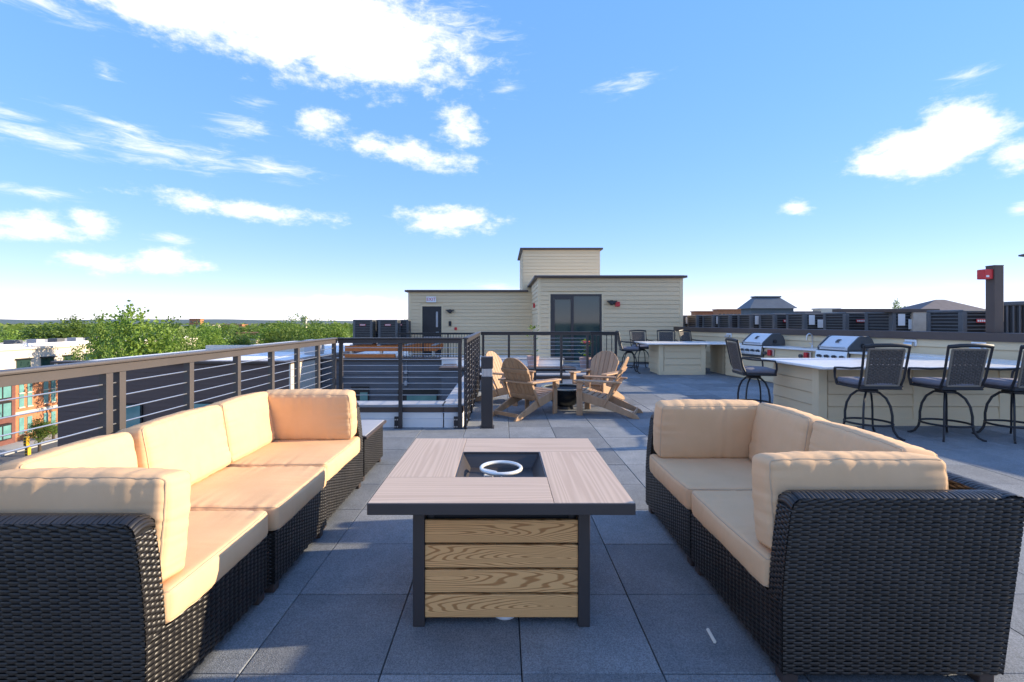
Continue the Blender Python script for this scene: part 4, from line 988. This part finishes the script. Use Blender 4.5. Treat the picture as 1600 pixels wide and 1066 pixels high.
# condensers on orange steel by the court
GA = 'paired condensers on the orange steel frame'
for i, (x, y, lb) in enumerate(((-4.95, 17.6 + 2.4, 'dark condenser on the orange steel, farthest from the penthouse door'), (-4.87, 21.0, 'dark condenser half hidden behind its twin, farther from the penthouse'), (-3.98 + .05, 20.0, 'dark condenser on the orange steel, nearer the penthouse wall'), (-3.68, 21.0, 'dark condenser half hidden behind its twin, touching the penthouse corner'))):
    o = copy_tree(cu0); o.location = (x - .75, y, .58); o.rotation_euler.z = .06
    for c in list(o.children):
        if c.name.startswith(('badge', 'rating', 'wiring')): bpy.data.objects.remove(c)
    add_badge(o, 0, True); tag(o, lb, 'condenser', GA)
t = empty('orange_steel_frame', (-4.6, 20, 0), 0, 'orange painted steel beams carrying the condensers beyond the court', 'steel frame')
for (y, z) in ((19.55, .42), (20.5, .42), (21.5, .42)): MB().box(-1.75, 1.95, y - 20 - .09, y - 20 + .09, z - .11, z + .11).build('beam', M['orange'], t, bevel=.006)
for (y, z) in ((19.35, .11),): MB().box(-1.7, .3, y - 20 - .08, y - 20 + .08, z - .09, z + .09).build('beam', M['orange'], t, bevel=.006)
for x in (-1.5, -.4, .7, 1.8): MB().box(x - .07, x + .07, -.5, 1.5, .53, .575).build('cross_member', M['capmetal'], t, bevel=.004); 
for x in (-1.5, -.3, .9, 1.8): MB().box(x - .05, x + .05, -.55, -.35, -.02, .31).build('leg', M['cream'], t, bevel=.004)

# ------------------------------------------------------------------ far buildings
def facade(name, x, y0, y1, z0, label):
    t = empty(name, (0, 0, 0), 0, label, 'building')
    MB().box(x - 22, x, y0, y1, z0, z0 + 7.2).build('brick_wall', M['brick'], t)
    MB().box(x - 22, x + .25, y0 - 10, y0 - .01, z0, z0 + 7.2).build('red_brick_wall', M['redbrick'], t)
    MB().box(x - 22, x - .4, y0 - 10, y1, z0 + 7.21, z0 + 10.3).build('top_storey', M['cream'], t)
    MB().box(x - 22, x + .35, y0 - 10.1, y1 + .1, z0 + 6.95, z0 + 7.25).box(x - 22, x - .2, y0 - 10.1, y1 + .1, z0 + 10.3, z0 + 10.55).build('cornice', M['cream'], t)
    MB().box(x - 22, x + .12, y0, y1, z0 + 3.1, z0 + 3.4).build('band', M['cream'], t)
    k = 0; y = y0 + .6
    while y < y1 - 2:
        for (za, zb) in ((.9, 2.7), (3.9, 5.4), (5.5, 6.85)):
            for (a, b) in ((0, .55), (.95, 1.5)):
                w = MB().box(x - .02, x + .06, y + a, y + b, z0 + za, z0 + zb).build('window', M['tealglass'], t)
                MB().box(x - .02, x + .14, y + a - .06, y + b + .06, z0 + za - .12, z0 + za).build('sill', M['cream'], w)
        w = MB().box(x - .42, x - .32, y + .1, y + 1.7, z0 + 8.0, z0 + 9.2).build('window', M['glass'], t)
        MB().box(x - .42, x - .05, y - .05, y + 1.85, z0 + 9.2, z0 + 9.32).build('awning', M['black'], w)
        y += 2.9
    for yy in (y0 - 9, y0 - 6, y0 - 2.9):
        for za in (.8, 3.2, 5.2):
            w = MB().box(x + .24, x + .75, yy, yy + 2.0, z0 + za, z0 + za + 1.7).build('window', M['black'], t)
            MB().box(x + .74, x + .78, yy + .12, yy + .92, z0 + za + .12, z0 + za + 1.5).box(x + .74, x + .78, yy + 1.08, yy + 1.88, z0 + za + .12, z0 + za + 1.5).build('pane', M['tealglass'], w)
    for q in range(14):
        yy = y0 - 8 + q * (y1 - y0 + 6) / 14
        MB().box(x - 4.2, x - 3.0, yy, yy + 1.1, z0 + 10.3, z0 + 11.3).build('roof_unit', M['capmetal'] if q % 2 else M['acmetal'], t)
    MB().box(x - 2.0, x - 1.8, y0 - 10, y1, z0 + 10.55, z0 + 10.9).build('roof_screen', M['whitep'], t)
facade('street_building', -54, 53.5, 86, -12, 'brick apartment building with cream top storey across the street')

def block(name, x, y, w, d, z0, z1, m, label, roof=None, rows=2, cols=5, rm=None):
    t = empty(name, (x, y, 0), 0, label, 'building', 'far buildings on the skyline')
    MB().box(-w / 2, w / 2, 0, d, z0, z1).build('wall', m, t)
    for r in range(rows):
        for c in range(cols):
            wx = -w / 2 + (c + .5) * w / cols; wz = z1 - (r + .7) * 3.1
            MB().box(wx - w / cols * .28, wx + w / cols * .28, -.08, .05, wz - .8, wz + .8).build('window', M['glass'], t)
    if roof == 'hip':
        h = w * .17; vs = [(-w / 2 - .6, -.6, z1), (w / 2 + .6, -.6, z1), (w / 2 + .6, d + .6, z1), (-w / 2 - .6, d + .6, z1), (-w * .06, d * .4, z1 + h), (w * .06, d * .4, z1 + h)]
        MB().add(vs, [(0, 1, 5, 4), (1, 2, 5), (2, 3, 4, 5), (3, 0, 4), (0, 3, 2, 1)]).build('roof', rm or M['mauve'], t)
    elif roof == 'mansard':
        h = w * .27; k = w * .21
        vs = [(-w / 2 - .8, -.8, z1), (w / 2 + .8, -.8, z1), (w / 2 + .8, d + .8, z1), (-w / 2 - .8, d + .8, z1), (-w / 2 + k, k, z1 + h), (w / 2 - k, k, z1 + h), (w / 2 - k, d - k * .6, z1 + h), (-w / 2 + k, d - k * .6, z1 + h)]
        MB().add(vs, [(0, 1, 5, 4), (1, 2, 6, 5), (2, 3, 7, 6), (3, 0, 4, 7), (4, 5, 6, 7), (0, 3, 2, 1)]).build('roof', rm or M['slate'], t)
        MB().box(-w / 2 + k - .3, w / 2 - k + .3, k - .3, d - k * .6 + .3, z1 + h, z1 + h + .35).build('roof_kerb', M['acmetal'], t)
    else: MB().box(-w / 2 - .3, w / 2 + .3, -.3, d + .3, z1, z1 + .5).build('cornice', m, t)
    return t
def at(px_, py_, D): return ((px_ - HX) * D / FPX, D, CAMH - (py_ - HY) * D / FPX)
def blk(name, xa, xb, ytop, D, m, label, **k):
    a, b = at(xa, ytop, D), at(xb, ytop, D); return block(name, (a[0] + b[0]) / 2, D, b[0] - a[0], min(14, (b[0] - a[0]) * .5), -12, a[2], m, label, **k)
blk('mansard_building', 1174, 1240, 482, 130, M['slate'], 'far building with tall blue-grey mansard roof above the condensers', roof='mansard', rows=1, cols=4)
blk('brick_block', 1122, 1158, 485, 190, M['brick'], 'far brown brick block just beside the mansard roof', cols=6)
blk('brick_block', 1086, 1118, 488, 200, M['brick'], 'far low brown brick block nearest the penthouse corner', cols=6)
blk('brick_block', 1160, 1173, 487, 210, M['cream'], 'narrow pale block between brick block and mansard roof', cols=2)
blk('flat_block', 1245, 1300, 489, 150, M['mauve'], 'far flat mauve block right beside the mansard roof', cols=6)
blk('flat_block', 1280, 1312, 484, 170, M['cream'], 'far pale flat block behind the flat mauve block', cols=4)
blk('hip_house', 1432, 1548, 487, 110, M['beige'], 'far house with broad mauve hip roof beside the brown post', roof='hip', rows=1, cols=6)
blk('low_block', 1316, 1400, 488, 70, M['cream'], 'low cream building with flat roof near the screen wall', cols=6)
blk('brown_tower_block', 296, 313, 499, 420, M['brick'], 'far square orange block rising above the trees', cols=3)
blk('white_block', 281, 332, 509, 400, M['cream'], 'far long white building below the orange block', cols=8, rows=1)
blk('pink_block', 345, 378, 508, 380, M['brick'], 'far long pinkish building among the trees', cols=6)
blk('orange_house', 371, 411, 522, 150, M['brick'], 'orange brick house among trees above the sunlit railing', cols=5)
blk('dark_roof_house', 392, 440, 528, 130, M['mauve'], 'dark roofed house beside the orange brick house', cols=5, roof='hip')
blk('white_flat_block', 250, 306, 533, 105, M['cream'], 'pale flat-roofed block behind the big street tree', cols=7)
blk('pale_strip_block', 330, 400, 533, 120, M['cream'], 'long low pale block just above the sunlit railing', cols=8)
blk('stucco_block', 470, 478, 497, 300, M['cream'], 'tiny pale tower poking out of the trees beyond the railing corner', cols=2)

# ------------------------------------------------------------------ trees
def tree_mesh(seed, H=14.0, Rr=5.0, n=430, leaf=.42):
    r = random.Random(seed); lobes = []
    for k in range(11):
        a = r.uniform(0, 6.28); q = r.uniform(.1, .68) * Rr
        lobes.append((Vector((q * math.cos(a), q * math.sin(a), H * r.uniform(.45, .86))), Rr * r.uniform(.30, .52)))
    lobes.append((Vector((0, 0, H * .88)), Rr * .42))
    lv = MB()
    for k in range(n):
        c, rad = lobes[k % len(lobes)]
        d = Vector((r.gauss(0, 1), r.gauss(0, 1), r.gauss(0, 1))).normalized(); p = c + d * rad * r.uniform(.55, 1.08)
        for j in range(15):
            q = p + Vector((r.gauss(0, .42), r.gauss(0, .42), r.gauss(0, .34))); u = Vector((r.gauss(0, 1), r.gauss(0, 1), r.gauss(0, .6))).normalized()
            w = u.cross(Vector((r.gauss(0, 1), r.gauss(0, 1), r.gauss(0, 1)))).normalized(); s = leaf * r.uniform(.55, 1.1)
            lv.add([q - u * s * .5, q + w * s * .32, q + u * s * .5, q - w * s * .32], [(0, 1, 2, 3)])
    me = bpy.data.meshes.new('crown'); me.from_pydata(lv.v, [], lv.f); me.materials.append(M['leaf'])
    tk = MB().tube([(0, 0, 0), (.1, 0, H * .25), (0, .1, H * .5), (0, 0, H * .8)], [.32, .26, .2, .06], 8)
    for c, rad in lobes[:8]: tk.tube([(0, 0, H * .32), (c * .5 + Vector((0, 0, H * .22))), c], [.14, .09, .03], 6)
    return me, tk.mesh('trunk', M['bark'], smooth=True)
TM = [tree_mesh(s) for s in (1, 2, 3, 4)]
def tree(px_, top, D, wpx, label, zg=-12, var=None, group='trees beyond the railing'):
    x, y, z = at(px_, top, D); h = z - zg; k = h / 14.0; wr_ = (wpx * D / FPX) / 10.4
    t = empty('leafy_tree', (x, y, zg), rnd.uniform(0, 6.28), label, 'tree', group)
    m, tr = TM[var if var is not None else rnd.randrange(4)]
    link('crown', m, t, sc_=(wr_, wr_, k)); link('trunk', tr, t, sc_=(max(.5, wr_ * .8), max(.5, wr_ * .8), k))
tree(215, 486, 44, 145, 'tallest green street tree standing in front of the cream storey', var=0)
tree(268, 502, 50, 95, 'green street tree beside the tallest one, towards the railing corner', var=1)
tree(160, 497, 58, 70, 'dark green tree just beyond the tallest street tree, towards the hills', var=2)
tree(128, 545, 46, 60, 'low green tree top touching the railing below the cream storey', var=3)
tree(180, 540, 40, 70, 'low bushy tree under the tallest street tree', var=1)
tree(62, 655, 50, 50, 'small street tree in front of the orange brick wall', var=2)
tree(30, 664, 56, 26, 'tiny street tree beside the red brick bays', var=3)
tree(84, 662, 55, 30, 'small bushy street tree next to the brown wing edge', var=0)
skyline = [(20, 516, 115, 110), (75, 510, 130, 100), (105, 503, 120, 90), (135, 510, 140, 80), (310, 508, 140, 70), (335, 514, 130, 60), (365, 517, 150, 60),
           (415, 514, 170, 60), (440, 508, 150, 60), (466, 503, 140, 60), (492, 503, 150, 55), (516, 507, 140, 50), (395, 513, 260, 90), (345, 511, 300, 90), (300, 522, 90, 60), (270, 520, 100, 50), (455, 516, 110, 60), (500, 518, 105, 60), (645, 508, 120, 50), (5, 522, 95, 80)]
wh = ['leftmost on the skyline above the cream storey', 'second along the skyline from the left', 'rounded one on the skyline before the tallest street tree', 'small one close beside the tallest street tree',
      'one under the far orange block', 'one just past the far white building', 'one above the orange house', 'one behind the dark roofed house', 'broad one between dark roofed house and railing corner',
      'tallest of those near the railing corner', 'next to last before the railing corner', 'last before the railing corner', 'farthest one behind the pink block', 'farthest one behind the white block',
      'near one beside the pale flat-roofed block', 'near one behind the pale flat-roofed block', 'near low one beyond the dark roofed house', 'near low one at the railing corner', 'one peeping between condensers and penthouse', 'low one at the picture edge above the railing']
for (a, b, D, w), s in zip(skyline, wh): tree(a, b - 4 + rnd.uniform(-4, 5), D * .72, w * 1.3, 'green tree, ' + s)
tree(1403, 472, 160, 34, 'bluish far tree above the screen wall beside the hip roof', group='far tree')
# a continuous distant wood
wd = MB(); r = random.Random(5)
for k in range(5200):
    D = r.uniform(240, 900); x = r.uniform(-1.15, 1.15) * D; z = -12 + r.uniform(0, 1) ** .6 * 9.0
    u = Vector((r.gauss(0, 1), r.gauss(0, 1), r.gauss(0, .6))).normalized(); w = u.cross(Vector((r.gauss(0, 1), r.gauss(0, 1), r.gauss(0, 1)))).normalized(); s = r.uniform(4, 9)
    q = Vector((x, D, z)); wd.add([q - u * s * .5, q + w * s * .4, q + u * s * .5, q - w * s * .4], [(0, 1, 2, 3)])
me = bpy.data.meshes.new('far_wood'); me.from_pydata(wd.v, [], wd.f); me.materials.append(M['leaf']); o = link('far_wood', me); tag(o, 'distant green woodland stretching to the horizon', 'woodland', kind='stuff')

# street things
t = empty('traffic_signal', (-39.5, 40.2, -12), 0, 'yellow traffic signal head over the street seen through the railing', 'traffic signal')
MB().tube([(0, 0, 0), (0, 0, 3.2)], .09, 10).build('pole', M['acmetal'], t)
for k in range(2):
    h = MB().box(-.13 + k * .12, .15 + k * .12, -.14, .14, 3.2 - k * .85, 3.95 - k * .85).build('signal_head', M['yellow'], t, bevel=.03)
    for q in range(3): MB().lathe([(0, 0), (.085, 0), (.085, .03), (0, .03)], 14).build('signal_lens', M['black'], h, loc=(.01 + k * .12, -.14, 3.33 - k * .85 + q * .24), rot=(R(90), 0, 0))
t = empty('signal_cabinet', (-36.0, 38.5, -12), 0, 'small white street lamp head on a dark pole beside the traffic signal', 'street lamp')
MB().tube([(0, 0, 0), (0, 0, 2.4)], .08, 8).build('pole', M['black'], t)
MB().lathe([(0, 0), (.22, .05), (.4, .35), (.3, .6), (0, .7)], 12, (0, 0, 2.7)).build('globe', M['whitep'], t, smooth=True)
MB().box(-.22, .22, -.22, .22, 2.3, 2.75).build('collar', M['black'], t)
